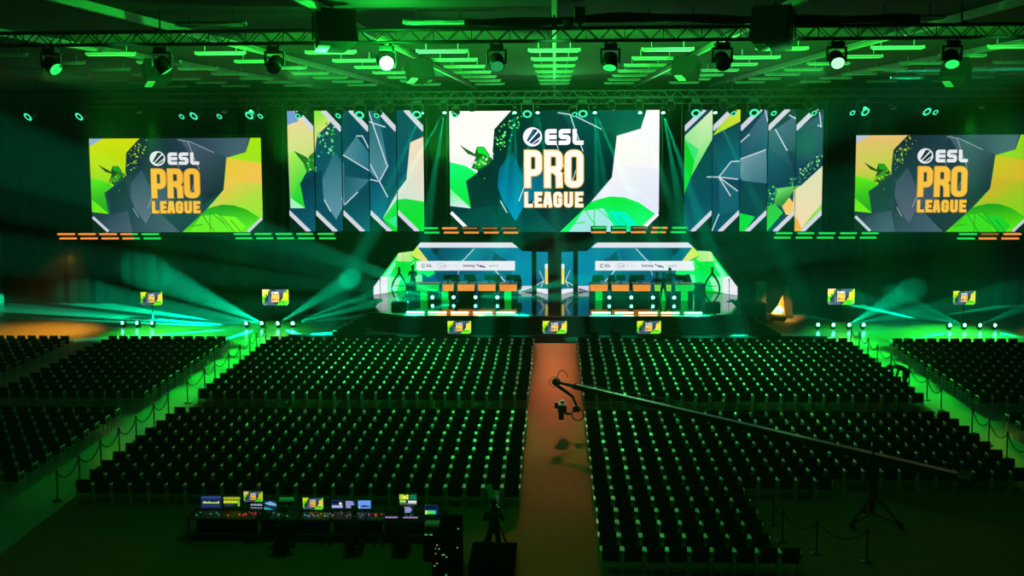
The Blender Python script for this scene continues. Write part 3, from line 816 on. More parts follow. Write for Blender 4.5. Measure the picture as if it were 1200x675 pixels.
def art_left():
    g, lg = (6,232,60), (70,255,140)
    P = [([(425,270),(660,270),(660,380),(425,380)], (((520,290), (2,84,112)), ((640,330), (8,140,172)))),
      ([(505,290),(556,290),(540,305),(520,312)], (((510,292), (4,72,90)), ((550,300), (6,104,130)))),
      ([(556,290),(580,294),(574,307),(545,307)], (((556,292), (16,128,150)), ((575,305), (8,96,124)))),
      ([(580,294),(600,310),(574,310)], (6,76,100)),
      ([(580,294),(623,294),(623,330),(605,306)], (((585,296), (10,118,146)), ((620,325), (6,140,176)))),
      ([(506,317),(600,317),(598,341),(520,341)], (((520,320), (4,70,100)), ((590,335), (6,104,136)))),
      ([(505,291),(515,291),(512,299),(508,297)], (4,48,58)),
      # left bright form
      ([(425,345),(467,294),(485,294),(488,288),(502,306),(510,320),(502,325),(494,318),(496,336),(478,345),(425,372)], (((470,300), (8,232,50)), ((480,340), (10,240,110)))),
      ([(467,295),(484,294),(490,301),(480,307),(464,307)], (((470,297), (206,240,160)), ((484,305), (150,246,120)))),
      ([(486,292),(489,289),(502,306),(494,306),(482,299)], (((488,291), (200,246,60)), ((498,304), (236,210,120)))),
      ([(481,299),(495,306),(486,304)], (8,190,20)),
      ([(464,306),(488,307),(486,318),(460,322)], g),
      ([(463,307),(467,299),(463,304),(450,322),(453,324)], lg),
      ([(450,322),(463,306),(464,310),(455,326)], (120,255,190)),
      ([(487,318),(510,320),(502,325),(496,321)], (10,250,110)),
      ([(454,324),(470,326),(464,342),(454,344)], (150,252,180)),
      ([(487,322),(495,322),(494,331),(486,331)], (110,255,170)),
      ([(454,343),(480,337),(480,346),(454,352)], (10,226,20)),
      ([(425,352),(437,336),(446,324),(454,324),(454,352)], WB),
      # sponsor strip and bars
      ([(488,305.8),(603.5,305.8),(603.5,317),(488,317)], WB),
      ([(491.5,284),(600.5,284),(608,290.2),(487.5,290.2)], (226,228,238)),
      ([(608,335),(660,335),(660,350),(608,350)], (214,216,230)), ([(611,341),(623,337.5),(623,340.5)], (60,80,110))]
    P += stroke([(555.5,291.5),(543.5,304.5),(536,309)], 1.0, (196,226,236)) + stroke([(538,316),(536.5,323)], .8, (180,220,230)) + stroke([(580,316.5),(592,330)], 1.1, (200,226,240))
    P += stroke([(580,294),(590,304)], .5, (60,150,170)) + stroke([(576,297),(573,306)], .5, (60,150,170)) + stroke([(588,293),(622,306)], .5, (40,150,180))
    for i in range(9):
        x = random.uniform(482,489); y = random.uniform(307,316); r = random.uniform(.5,1.1)
        P.append(([(x-r,y-r),(x+r,y-r),(x+r,y+r),(x-r,y+r)], random.choice((WB,(90,255,140),g))))
    return P
def art_inner(flip):
    X = lambda x: 1300-x if flip else x
    P = [([(625,290),(644,290),(644,355),(625,355)], (((630,300), (6,136,166)), ((642,330), (10,96,130)))),
      ([(625,327),(644,328),(644,336),(625,336)], (4,80,104)),
      ([(625,337.6),(644,338.8),(644,347),(625,345)], WB),
      ([(638.8,311),(644,311),(644,333),(638.8,333)], (252,226,90)), ([(638.6,309.5),(644,309),(644,315),(638.6,314.6)], (240,240,246))]
    P += stroke([(632,317),(637.5,329)], .8, (190,226,236)) + stroke([(637.5,329),(628.5,334.5)], .9, (210,236,240)) + stroke([(637.5,329),(634,336)], .9, (210,236,240))
    return [([(X(x), y) for x, y in p], (c if not isinstance(c[0], tuple) else tuple(((X(q[0]), q[1]), k) for q, k in c))) for p, c in P]
def mirror_art(P):
    out = []
    for p, c in P:
        if isinstance(c[0], tuple): c = tuple(((1301-q[0], q[1]), k) for q, k in c)
        out.append(([(1301-x, y) for x, y in p], c))
    return out
cl_x = 472.4
xw = at(cl_x, 330, BY).x
AL = art_left()
zt_ = 4.7
def nonstrip(P): return P
led_wall('left LED wall on stage, teal with a bright green end and sponsor strip', {'back_face': ((xw, BY, 0), (-1.35, BY, 0), (cl_x, 270, 624.5, 380), zt_), 'wing_face': ((-11.45, 64.6, 0), (xw, BY, 0), (434, 270, cl_x, 380), 4.0)}, AL)
AR = mirror_art(art_left())
cr_x = 1301-cl_x; xr_ = at(cr_x, 330, BY).x
led_wall('right LED wall on stage, teal with a bright green end and sponsor strip', {'back_face': ((1.35, BY, 0), (xr_, BY, 0), (676.5, 270, cr_x, 380), zt_), 'wing_face': ((xr_, BY, 0), (11.45, 64.6, 0), (cr_x, 270, 867, 380), 4.0)}, AR)
led_wall('narrow angled LED panel left of the centre column', {'wing_face': ((-1.35, BY, 0), (-.42, 64.9, 0), (624.5, 270, 643, 380), 4.3)}, art_inner(False))
led_wall('narrow angled LED panel right of the centre column', {'wing_face': ((.42, 64.9, 0), (1.35, BY, 0), (657.5, 270, 676, 380), 4.3)}, art_inner(True))
# sponsor marks, in the strip of each LED wall
def text_mesh(s, size, shear=0.0):
    c = bpy.data.curves.new('lettering', 'FONT'); c.body = s; c.size = size; c.align_x = 'LEFT'; c.align_y = 'CENTER'; c.shear = shear; c.offset = .004; c.resolution_u = 3
    o = bpy.data.objects.new('tmp', c); COL.objects.link(o)
    dg = bpy.context.evaluated_depsgraph_get(); me = bpy.data.meshes.new_from_object(o.evaluated_get(dg))
    bpy.data.objects.remove(o); return me
INK = emat('sponsor_ink', lin((30,44,96)), .9); INKP = emat('sponsor_ink_pale', lin((170,186,206)), .9)
def sponsors(wall, px0):
    def place(me, px, py, mt, nm='sponsor_lettering'):
        me.materials.clear(); me.materials.append(mt)
        o = bpy.data.objects.new(nm, me); COL.objects.link(o); p = at(px, py, BY-.06)
        o.location = p; o.rotation_euler = (PI/2, 0, 0); o.parent = wall
    place(text_mesh('ESL', .26), px0+10.6, 311.5, INK)
    mb = MB(); c = at(px0+7.4, 311.5, BY-.06)
    for r, (a0, a1) in ((.10, (40, 330)),):
        mb.tube([(c.x+r*math.cos(math.radians(a0+(a1-a0)*i/14)), BY-.06, c.z+r*math.sin(math.radians(a0+(a1-a0)*i/14))) for i in range(15)], .025, 5)
    mb.build('sponsor_mark', INK, wall)
    place(text_mesh('intel', .24), px0+26.0, 311.5, INKP)
    mb = MB(); c = at(px0+28.5, 311.5, BY-.06); mb.tube([(c.x+.30*math.cos(2*PI*i/24), BY-.06, c.z+.17*math.sin(2*PI*i/24)) for i in range(24)], .015, 5, closed=True); mb.build('sponsor_mark', INKP, wall)
    place(text_mesh('betway', .26), px0+54.0, 311.2, INK)
    mb = MB()
    for dx, dy, w, h in ((70.5,310.2,1.9,1.4),(72.4,311.4,1.5,1.2),(74.6,312.0,2.4,2.2),(77.4,312.4,2.2,2.0),(79.4,313.4,1.2,1.4)):
        c = at(px0+dx, dy, BY-.06); mb.box(c, (w*.055, .02, h*.055), rot=Matrix.Rotation(.35, 3, 'Y'))
    mb.build('sponsor_mark', INK, wall)
    mb = MB()
    for i in range(9):
        c = at(px0+84.2+i*1.25, 311.6, BY-.06); mb.box(c, (.045, .02, .07+.03*(i*7 % 3)))
    mb.box(at(px0+37.5, 311.4, BY-.06), (.10,.02,.05)); mb.box(at(px0+42.5, 311.4, BY-.06), (.10,.02,.04)); mb.box(at(px0+46, 311.4, BY-.06), (.08,.02,.05))
    mb.build('sponsor_mark', INKP, wall)
walls = [o for o in COL.objects if o.name.startswith('led_wall') and o.parent is None]
sponsors(walls[0], 489.0); sponsors(walls[1], 698.0)

# ------------------------------------------------------------------ people
SKIN = mat('skin', (.36, .20, .14), .55, noise=.1)
CLOTH = mat('dark_clothing', (.016, .017, .02), .9, noise=.4, nscale=30, spec=.2)
HAIR = mat('dark_hair', (.02, .014, .01), .6, noise=.3, nscale=40)
HAIRPALE = mat('pale_cap', (.5, .5, .48), .6, noise=.2, nscale=40)
EYE_M = mat('dark_eye', (.01, .01, .01), .2)
def person(label, loc, rz, J, sc=1.0, hair=None, cat='person'):
    """one continuous figure grown over a skeleton; J gives the joints of the pose, facing +Y"""
    V, E, R = [], [], []
    def v(p, r): V.append(Vector(p)*sc); R.append(r*sc); return len(V)-1
    def chain(a, pts):
        for p, r in pts:
            b = v(p, r); E.append((a, b)); a = b
        return a
    P = {k: Vector(q) for k, q in J.items()}
    pel = v(P['pelvis'], .135)
    ch = chain(pel, [((P['pelvis']*.5+P['chest']*.5), .125), (P['chest'], .145)])
    nb = chain(ch, [(P['neck'], .062)])
    up = (P['head']-P['neck']).normalized()
    fw = Vector(J.get('look', (0,1,0))).normalized()
    hd = chain(nb, [(P['head']-up*.03, .088), (P['head']+up*.075, .092)])
    regions = []
    for s in ('l', 'r'):
        sx = -1 if s == 'l' else 1
        sh = chain(ch, [(P['shoulder_'+s], .062)])
        wr = chain(sh, [(P['elbow_'+s], .045), (P['wrist_'+s], .030)])
        d = (P['wrist_'+s]-P['elbow_'+s]).normalized()
        side = d.cross(fw); side = side.normalized() if side.length > .1 else Vector((1,0,0))
        curl = d.cross(side)
        palm = chain(wr, [(P['wrist_'+s]+d*.055, .030)])
        pc = P['wrist_'+s]+d*.06
        for k, ln in ((-1.5,.062),(-.5,.078),(.5,.072),(1.5,.055)):
            b = pc+side*.018*k+d*.03
            chain(palm, [(b, .0105), (b+d*ln*.6+curl*.012, .0095), (b+d*ln+curl*.034, .008)])
        chain(wr, [(P['wrist_'+s]+d*.03-side*.035, .012), (P['wrist_'+s]+d*.075-side*.055+curl*.02, .0095)])
        hp = chain(pel, [(P['hip_'+s], .098)])
        an = chain(hp, [(P['knee_'+s], .062), (P['ankle_'+s], .042)])
        chain(an, [(P['toe_'+s], .036)])
    me = bpy.data.meshes.new('figure'); me.from_pydata([tuple(p) for p in V], E, [])
    o = bpy.data.objects.new('figure', me); COL.objects.link(o)
    md = o.modifiers.new('skin', 'SKIN'); md.branch_smoothing = .4
    sv = me.skin_vertices[0].data
    for i, r in enumerate(R): sv[i].radius = (r, r); sv[i].use_root = (i == 0)
    o.modifiers.new('sub', 'SUBSURF').levels = 1
    bpy.context.view_layer.update()
    dg = bpy.context.evaluated_depsgraph_get(); body = bpy.data.meshes.new_from_object(o.evaluated_get(dg))
    bpy.data.objects.remove(o)
    body.materials.clear(); [body.materials.append(m) for m in (CLOTH, SKIN, EYE_M)]
    hc = P['head']*sc; wl = [P['wrist_l']*sc, P['wrist_r']*sc]; nk = P['neck']*sc
    for p in body.polygons:
        c = p.center
        p.material_index = 1 if ((c-hc).length < .19*sc and (c-nk).dot(up) > .02*sc) or min((c-w).length for w in wl) < .13*sc and min((c-w).dot((P['wrist_'+q]-P['elbow_'+q]).normalized()) for w, q in zip(wl, 'lr') if (c-w).length < .13*sc) > 0 else 0
        p.use_smooth = True
    # face, added to the same mesh
    m = MB(); m.v = [v_.co.copy() for v_ in body.vertices]; m.f = [list(p.vertices) for p in body.polygons]; m.m = [p.material_index for p in body.polygons]
    fx = (fw-up*fw.dot(up)).normalized(); rt = fx.cross(up)
    base = (P['head']+up*.02)*sc
    m.ball(base+fx*.098*sc, .018*sc, 8, 1, (1,1,1.4))
    for s in (-1, 1):
        m.ball(base+fx*.082*sc+rt*s*.035*sc+up*.03*sc, .011*sc, 8, 2); m.ball(base+rt*s*.093*sc, .026*sc, 8, 1, (.5,.8,1.2))
    m.box(base+fx*.088*sc-up*.048*sc, (.04*sc,.012*sc,.009*sc), 2)
    t = thing('person', label, cat, loc, rz)
    m.build('body', [CLOTH, SKIN, EYE_M], t, True)
    h = MB(); c = (P['head']+up*.075-fx*.018)*sc
    n = 12
    for i in range(5):
        pass
    h.ball(c+up*.012*sc, .106*sc, 12, 0, (1, 1.0, .86)); h.ball(c-fx*.035*sc-up*.05*sc, .088*sc, 10, 0)
    h.build('hair', hair or HAIR, t, True)
    return t
def stand(arms='down', spread=.11, lean=0.0, look=(0,1,0)):
    J = dict(pelvis=(0,0,.95), chest=(0,lean*.5,1.27), neck=(0,lean*.8,1.48), head=(0,lean+.02,1.62), look=look)
    for s, sx in (('l',-1),('r',1)):
        J['shoulder_'+s] = (sx*.19, lean*.7, 1.41); J['hip_'+s] = (sx*.10,0,.90); J['knee_'+s] = (sx*(.09+spread*.5),.03,.50)
        J['ankle_'+s] = (sx*(.08+spread),-.02,.085); J['toe_'+s] = (sx*(.10+spread),.15,.04)
        if arms == 'down': J['elbow_'+s] = (sx*.25,-.02,1.13); J['wrist_'+s] = (sx*.25,.08,.88)
        else: J['elbow_'+s] = (sx*.25,.06,1.16); J['wrist_'+s] = (sx*.14,.32,1.20)
    return J
def sit(fwd=.10, look=(0,1,0), zs=.5):
    J = dict(pelvis=(0,-.05,zs), chest=(0,-.05+fwd*.5,zs+.32), neck=(0,fwd*.8-.05,zs+.53), head=(0,fwd-.03,zs+.67), look=look)
    for s, sx in (('l',-1),('r',1)):
        J['shoulder_'+s] = (sx*.19,fwd*.7-.05,zs+.46); J['hip_'+s] = (sx*.10,.02,zs-.02); J['knee_'+s] = (sx*.13,.42,zs+.03)
        J['ankle_'+s] = (sx*.14,.40,.085); J['toe_'+s] = (sx*.15,.56,.04)
        J['elbow_'+s] = (sx*.26,.06,zs+.22); J['wrist_'+s] = (sx*.16,.30,zs+.20)
    return J
def bend():
    J = dict(pelvis=(0,-.10,.82), chest=(0,.24,.98), neck=(0,.46,1.00), head=(0,.60,.97), look=(0,.5,-.85))
    for s, sx in (('l',-1),('r',1)):
        J['shoulder_'+s] = (sx*.19,.38,.98); J['hip_'+s] = (sx*.11,-.08,.78); J['knee_'+s] = (sx*.15,.10 if s == 'l' else -.04,.42)
        J['ankle_'+s] = (sx*.16,-.02 if s == 'l' else -.22,.085); J['toe_'+s] = (sx*.18,.15 if s == 'l' else -.05,.04)
        J['elbow_'+s] = (sx*.22,.46,.70); J['wrist_'+s] = (sx*.12,.58,.46)
    return J

# ------------------------------------------------------------------ desks on the stage
DKY, DKZ = 62.7, 2.12-STZ
FORANGE = emat('orange_lit_panel', lin((250,150,58)), .95); FGREEN = emat('green_lit_panel', lin((20,214,70)), .95); FMIX = emat('lime_lit_panel', lin((120,224,70)), .9)
COLUMN = emat('green_light_column', lin((10,222,60)), .95)
def desk(px0, px1, fm, lab, column=None):
    a, b = at(px0, 341, DKY), at(px1, 341, DKY); w = b.x-a.x; c = (a.x+b.x)/2
    t = thing('gaming_desk', lab, 'desk', (c, DKY, STZ), 0, 'desks on the stage')
    MB().box((0,.40,DKZ-.02), (w,.86,.04), bev=.01).build('desktop', mat('desk_white_top', (.6,.62,.6), .35), t)
    m = MB(); m.prism([(-w/2+.03,-.02,DKZ-.05), (w/2-.03,-.02,DKZ-.05), (w/2-.06,-.02,DKZ-.44), (-w/2+.06,-.02,DKZ-.44)], (0,.05,0)); m.build('front_panel', fm, t)
    for sx in (-1,1):
        MB().box((sx*(w/2-.10),.42,(DKZ-.06)/2), (.08,.7,DKZ-.06), bev=.01).build('leg', BLACK, t)
    MB().box((0,.62,(DKZ-.04)/2), (w-.02,.03,DKZ-.05)).build('modesty_panel', DRAPE, t)
    if column is not None:
        p = at(column, 341, DKY); MB().box((p.x-c, .04, (DKZ-.46)/2), (.42,.06,DKZ-.46), bev=.01).build('light_column', COLUMN, t)
    return t
LD = [(487,515.5,FGREEN,496.5),(518,532.5,FORANGE,521.3),(535.5,557,FORANGE,None),(559.5,581.5,FORANGE,None),(584.5,606.5,FORANGE,595)]
for i, (a, b, fm, c) in enumerate(LD):
    desk(a, b, fm, 'desk with %s front panel on the left half of the stage, %s from left' % ('green lit' if i == 0 else 'orange lit', ORD[i]), c)
RD = [(690.5,713,FORANGE,701.8),(716,738,FORANGE,None),(741,763,FORANGE,None),(766,787.5,FMIX,777.3),(790.5,813.5,FGREEN,802.2)]
for i, (a, b, fm, c) in enumerate(RD):
    desk(a, b, fm, 'desk with %s front panel on the right half of the stage, %s from left' % (('orange lit','orange lit','orange lit','lime lit','green lit')[i], ORD[i]), c)
# angled end counters
for sx, px, lab in ((-1, 479, 'dark angled end counter beside the leftmost stage desk'), (1, 823.5, 'dark angled end counter beside the rightmost stage desk')):
    p = at(px, 341, DKY)
    t = thing('end_counter', lab, 'counter', (p.x, DKY+.2, STZ), sx*.5, 'angled end counters')
    MB().box((0,.2,.98), (.50,.7,.06), bev=.01).build('counter_top', BLACK, t); MB().box((0,.22,.475), (.40,.6,.95), bev=.01).build('pedestal', mat('teal_black', (.01,.03,.032), .5), t)
def pc_monitor(loc, lab, w=.56, group='gaming monitors on the stage desks'):
    t = thing('gaming_monitor', lab, 'monitor', loc, 0, group); h = w*.6
    MB().box((0,0,.16+h/2), (w,.05,h), bev=.01).build('screen_back', HOUSING, t)
    m = MB(); m.box((0,.03,.12), (.06,.04,.24)); m.build('stand', HOUSING, t)
    MB().box((0,.03,.01), (.26,.2,.02), bev=.005).build('foot', HOUSING, t)
    return t
def gaming_chair(loc, lab):
    t = thing('gaming_chair', lab, 'chair', loc, PI, 'gaming chairs behind the stage desks')
    m = MB(); m.box((0,0,.48), (.5,.5,.1), bev=.03); m.build('seat', FABRIC, t)
    m = MB(); m.prism([(-.24,-.24,.52),(.24,-.24,.52),(.27,-.27,.95),(.16,-.30,1.32),(-.16,-.30,1.32),(-.27,-.27,.95)], (0,-.1,0)); m.build('backrest', FABRIC, t)
    MB().tube([(0,0,.1),(0,0,.44)], .04, 8).build('gas_lift', DARKMETAL, t)
    m = MB()
    for k in range(5):
        a = 2*PI*k/5; m.tube([(0,0,.11),(.3*math.cos(a),.3*math.sin(a),.06)], .025, 6); m.ball((.3*math.cos(a),.3*math.sin(a),.035), .035, 8)
    m.build('base', DARKMETAL, t)
    for s in (-1,1):
        m = MB(); m.tube([(s*.28,-.05,.5),(s*.29,-.05,.68)], .02, 6); m.box((s*.29,0,.70), (.08,.26,.035), bev=.01); m.build('armrest', HOUSING, t)
    return t
for i, px in enumerate((525, 549.5, 573.5, 598.5)):
    p = at(px, 333, DKY+.45)
    pc_monitor((p.x, DKY+.45, STZ+DKZ), 'dark gaming monitor back on the left stage desks, %s from left' % ORD[i])
for i, px in enumerate((533.5, 553, 582.5, 606)):
    p = at(px, 333, DKY+1.45); gaming_chair((p.x, DKY+1.45, STZ), 'dark gaming chair behind the left stage desks, %s from left' % ORD[i])
for i, px in enumerate((702.5, 727.5, 750, 796)):
    p = at(px, 333, DKY+.45)
    pc_monitor((p.x, DKY+.45, STZ+DKZ), 'dark gaming monitor back on the right stage desks, %s from left' % ORD[i])
for i, px in enumerate((698.5, 717, 742, 806)):
    p = at(px, 333, DKY+1.45); gaming_chair((p.x, DKY+1.45, STZ), 'dark gaming chair behind the right stage desks, %s from left' % ORD[i])
p = at(777.3, 352, 62.3); person('person in dark clothes standing with legs apart before the right stage desks', (p.x, 62.25, STZ), 0.1, stand('front', .10), 1.0)
p = at(784.5, 330, 64.6); person('person in dark clothes standing behind the lime lit stage desk', (p.x, 64.4, STZ), PI, stand('front'), 1.0)
p = at(768.5, 330, 64.6); person('person in dark clothes seated behind the right stage desks', (p.x, 64.0, STZ+.12), PI, sit(.12, zs=.6), 1.0)
p = at(485, 330, 65); person('person in a pale cap standing behind the leftmost green stage desk', (p.x, 64.6, STZ), PI-.3, stand('front'), 1.08, HAIRPALE)

# pointed hoop sculptures on black plinths
def hoop(px, sx, lab):
    p = at(px, 366, 60.4)
    t = thing('hoop_sculpture', lab, 'sculpture', (p.x, 60.4, STZ), 0, 'pointed hoop sculptures on plinths')
    MB().box((0,0,.16), (.92,.6,.32), bev=.015).build('plinth', BLACK, t)
    for s in (-1,1):
        m = MB(); pts, rs = [], []
        for i in range(15):
            u = i/14; x = s*.46*math.sin(PI*min(1, u*1.12+.06))**.85*(1-.12*u) if u < .9 else s*.46*math.sin(PI*min(1, u*1.12+.06))**1
            pts.append((x*1.0 if u < .999 else 0, 0, .32+1.98*u)); rs.append(.04+.035*(u if s*sx > 0 else .4*u))
        m.tube(pts, rs, 8); m.build('curved_arm', DARKMETAL, t)
    MB().tube([(-.30,0,1.25),(.30,0,1.25)], .015, 6).build('cross_wire', DARKMETAL, t)
    m = MB(); m.ball((0,0,2.30), .08, 10); m.build('tip', DARKMETAL, t)
hoop(468.5, -1, 'tall pointed hoop sculpture on a black plinth, left end of the stage'); hoop(834, 1, 'tall pointed hoop sculpture on a black plinth, right end of the stage')
def mic(px, py, Y, lab):
    p = at(px, py, Y); t = thing('microphone_stand', lab, 'microphone stand', (p.x, Y, STZ), 0, 'microphone stands')
    MB().lathe([(.16,0),(.16,.02),(.03,.05)], 14).build('base', DARKMETAL, t); MB().tube([(0,0,.03),(0,0,1.22)], .016, 6).build('pole', DARKMETAL, t)
    m = MB(); m.tube([(0,-.02,1.2),(0,.02,1.32)], .025, 8); m.ball((0,.03,1.35), .045, 8); m.build('microphone', BLACK, t)
mic(446, 366, 62.4, 'thin microphone stand before the white left end of the LED wall'); mic(854, 366, 62.4, 'thin microphone stand before the white right end of the LED wall')

# light bars along the stage edge
EBG, EBO, EBW = emat('stage_bar_green', (.16, 1.0, .34), 7), emat('stage_bar_orange', (1.0, .55, .20), 6), None
def edge_bar(px0, px1, mode, lab):
    Y = 58.15; a, b = at(px0, 367.3, Y), at(px1, 367.3, Y); w = b.x-a.x
    t = thing('stage_light_bar', lab, 'light bar', ((a.x+b.x)/2, Y, STZ), 0, 'light bars along the stage edge')
    MB().box((0,.06,.07), (w,.14,.14), bev=.02).build('housing', HOUSING, t)
    cut = {'g': [('g',0,1)], 'o': [('o',0,1)], 'go': [('g',0,.4),('o',.4,1)], 'og': [('o',0,.6),('g',.6,1)]}[mode]
    for c, u, v in cut:
        MB().box((-w/2+w*(u+v)/2, -.02, .08), (w*(v-u)*.97,.04,.10), bev=.008).build('led_strip', EBG if c == 'g' else EBO, t)
for i, (a, b, mo) in enumerate(((476,497.5,'g'),(501.8,523.5,'go'),(528,549.5,'o'),(554.5,576.8,'og'),(581.5,603.5,'g'))):
    edge_bar(a, b, mo, 'glowing %s light bar on the left stage edge, %s from left' % ({'g':'green','go':'green-orange','o':'orange','og':'orange-green'}[mo], ORD[i]))
for i, (a, b, mo) in enumerate(((693.5,715.8,'g'),(720.5,742.3,'go'),(748,770.5,'o'),(774.5,796,'og'),(801.5,823,'g'))):
    edge_bar(a, b, mo, 'glowing %s light bar on the right stage edge, %s from left' % ({'g':'green','go':'green-orange','o':'orange','og':'orange-green'}[mo], ORD[i]))

# floor-standing heads: under the desks, and in groups on the hall floor
FLOORHEADS = []
def floor_head(px, py, Y, z, direction, lab, group):
    p = at(px, py, Y); head_at('floor', (p.x, Y, z), direction, lab, group); h = Vector((p.x, Y, z+.252)); FLOORHEADS.append((px, py, h)); return h
G = 'small moving heads under the stage desks'
for i, px in enumerate((507, 531.7, 557.3, 583)): floor_head(px, 345.2, 62.35, STZ, (0,-1,.12), 'small teal moving head before the left stage desks, %s from left' % ORD[i], G)
for i, px in enumerate((714, 739.7, 765, 789.8)): floor_head(px, 345.2, 62.35, STZ, (0,-1,.12), 'small teal moving head before the right stage desks, %s from left' % ORD[i], G)
G = 'floor moving heads beside the stage'
for i, px in enumerate((145, 162, 179.5)): floor_head(px, 379, 59.6, 0, (-.3,-.9,.15), 'dim floor moving head far left of the stage, %s from left' % ORD[i], G)
for i, px in enumerate((289.5, 307.7, 326.5, 343)): floor_head(px, 378.3, 59.6, 0, ((-.8,-.8,-.8,.8)[i]*.3,-.95,.12), 'bright teal floor moving head left of the stage, %s from left' % ORD[i], G)
for i, px in enumerate((957.8, 975.8, 994.2, 1011)): floor_head(px, 378.3, 59.6, 0, (.2,-.95,.12), 'bright teal floor moving head right of the stage, %s from left' % ORD[i], G)
for i, px in enumerate((1112, 1129.3, 1147.3, 1164.7)): floor_head(px, 379, 59.6, 0, (.2,-.95,.12), 'teal floor moving head far right of the stage, %s from left' % ORD[i], G)

# television monitors
def tv(lab, x0, y0, x1, y1, Y, key, group, stand_):
    t = league_screen('tv_monitor', lab, 'television', x0, y0, x1, y1, Y, key, group, .07, .03)
    z = t.location.z; w = at(x1, y0, Y).x-at(x0, y0, Y).x; h = z-at(x0, y1, Y).z
    m = MB()
    if stand_:
        m.tube([(0,.08,-z+.03),(0,.08,-h)], .03, 8); m.box((0,.08,-z+.02), (.7,.6,.04), bev=.01)
    else:
        for s in (-1,1): m.box((s*w*.3,.1,(-z-h)/2), (.05,.2,z-h)); m.box((s*w*.3,.06,-z+.02), (.08,.5,.04))
    m.build('stand', DARKMETAL, t); return t
G = 'television monitors on stands beside the stage'
tv('television on a stand against the dark curtain, far left', 165, 342.3, 190.3, 357.5, 62, 'tv_green', G, True)
tv('television on a stand above the bright floor lights left of the stage', 307.5, 339.2, 338.2, 357.7, 62, 'tv', G, True)
tv('television on a stand above the floor lights right of the stage', 970.2, 338.5, 1001.5, 357, 62, 'tv', G, True)
tv('television on a stand against the dark curtain, far right', 1117, 341, 1143, 357, 62, 'tv_green', G, True)
G = 'television monitors at the foot of the stage'
for i, (a, b) in enumerate(((524.5,552),(636,664.2),(746.5,774.5))):
    tv('television leaning on the stage front, %s' % ('below the left desks', 'at the end of the carpet aisle', 'below the right desks')[i], a, 376.2, b, 391, 57.25, 'tv_green', G, False)

# stairs and black risers at the stage corners
def stairs(sx, lab):
    t = thing('stage_stairs', lab, 'stairs', (sx*10.75, 58.1, 0), 0, 'stage stairs')
    n = 6
    for i in range(n):
        z = STZ*(n-i)/(n+.6)
        MB().box((sx*(.15+.30*i), 0, z/2), (.30, 1.0, z)).build('step', BLACK, t)
        MB().box((sx*(.15+.30*i+.13), -.01, z+.006), (.05, 1.0, .012)).build('nosing', mat('step_nosing', (.35,.36,.35), .5), t)
stairs(-1, 'dark stage stairs with pale step edges at the left corner'); stairs(1, 'dark stage stairs with pale step edges at the right corner')
for sx in (-1, 1):
    a = at(868, 358, 59.6); 
    t = thing('black_riser', 'tall black draped riser behind the %s stage stairs' % ('left' if sx < 0 else 'right'), 'riser', (sx*11.38, 60.0, 0), 0, 'draped risers')
    MB().box((0,0,.70), (1.44,.9,1.40), bev=.01).build('skirt', DRAPE, t); MB().box((0,0,1.43), (1.5,.96,.06), bev=.01).build('deck', BLACK, t)
# upright board, orange cloth standing in for a lit curtain gap, dark cases right of the stage
p = at(891.5, 357, 62.6)
t = thing('upright_board', 'upright grey board standing right of the stage portal', 'board', (p.x, 62.6, 0))
MB().box((0,0,1.15), (.62,.05,2.3), bev=.01).build('panel', mat('green_grey_board', (.16,.2,.17), .6, noise=.15), t); MB().box((0,.15,.03), (.6,.5,.06), bev=.01).build('foot', BLACK, t)
q = [at(x, y, 62.2) for x, y in ((916.8,346.5),(918.5,354),(919.5,362),(921,371),(921.5,377.5),(904.5,377),(901,369),(907,362),(912,355.5))]
m = MB(); base = Vector((at(912, 380, 62.2).x, 62.2, 0))
vs, fs = [], []
nseg = 12
prof = [(0.0, 916.6, 917.6, 346.5), (.2, 912.3, 918.6, 355.5), (.4, 907.5, 919.6, 362), (.62, 901.5, 920.6, 369), (.8, 903.5, 921, 374), (1, 905, 921.5, 379)]
for (u, xa, xb, y) in prof:
    A, B = at(xa, y, 62.2)-base, at(xb, y, 62.2)-base
    for i in range(nseg):
        an = 2*PI*i/nseg; c = (A+B)/2; rx = (B.x-A.x)/2
        vs.append((c.x+rx*math.cos(an), .35*(u+.08)*math.sin(an)*(1+.25*math.sin(i*2.1)), max(0, c.z)))
for k in range(len(prof)-1):
    for i in range(nseg): a_, b_ = k*nseg+i, k*nseg+(i+1) % nseg; fs.append([a_, a_+nseg, b_+nseg, b_])
fs += [list(range(nseg)), [(len(prof)-1)*nseg+i for i in range(nseg)][::-1]]
t = thing('lit_gap_cloth', 'pointed orange cloth standing in for a lit curtain gap right of the stage', 'cloth', base)
m.add(vs, fs); m.build('cloth', mat('orange_gap_cloth', (.85,.36,.10), .8, noise=.15, nscale=5), t)  # orange light through the curtain gap put into the cloth colour
m = MB(); tp = at(917.2, 346.5, 62.2)-base; m.tube([(tp.x+.03,.0,0),(tp.x+.03,0,tp.z+.06)], .025, 6); m.build('post', DARKMETAL, t)
p = at(912, 377, 61.2)
t = thing('flight_case', 'low dark flight case on legs before the orange cloth', 'case', (p.x, 61.2, 0), 0)
MB().box((0,0,.34), (.85,.5,.28), bev=.05).build('body', BLACK, t)
for a_ in (-.3,.3):
    for b_ in (-.18,.18): MB().tube([(a_,b_,0),(a_,b_,.22)], .02, 6).build('leg', DARKMETAL, t)
p = at(900, 376, 61.6)
t = thing('equipment_cube', 'small dark equipment box left of the orange cloth', 'box', (p.x, 61.6, 0))
MB().box((0,0,.28), (.42,.4,.52), bev=.03).build('body', BLACK, t); m = MB(); m.tube([(-.1,-.21,.56),(0,-.21,.6),(.1,-.21,.56)], .012, 6); m.build('handle', DARKMETAL, t)
t = thing('grey_pennant', 'narrow dark green panel standing behind the orange cloth', 'panel', (at(921.5, 370, 63).x, 63.0, 0))
tp = at(921, 334, 63)
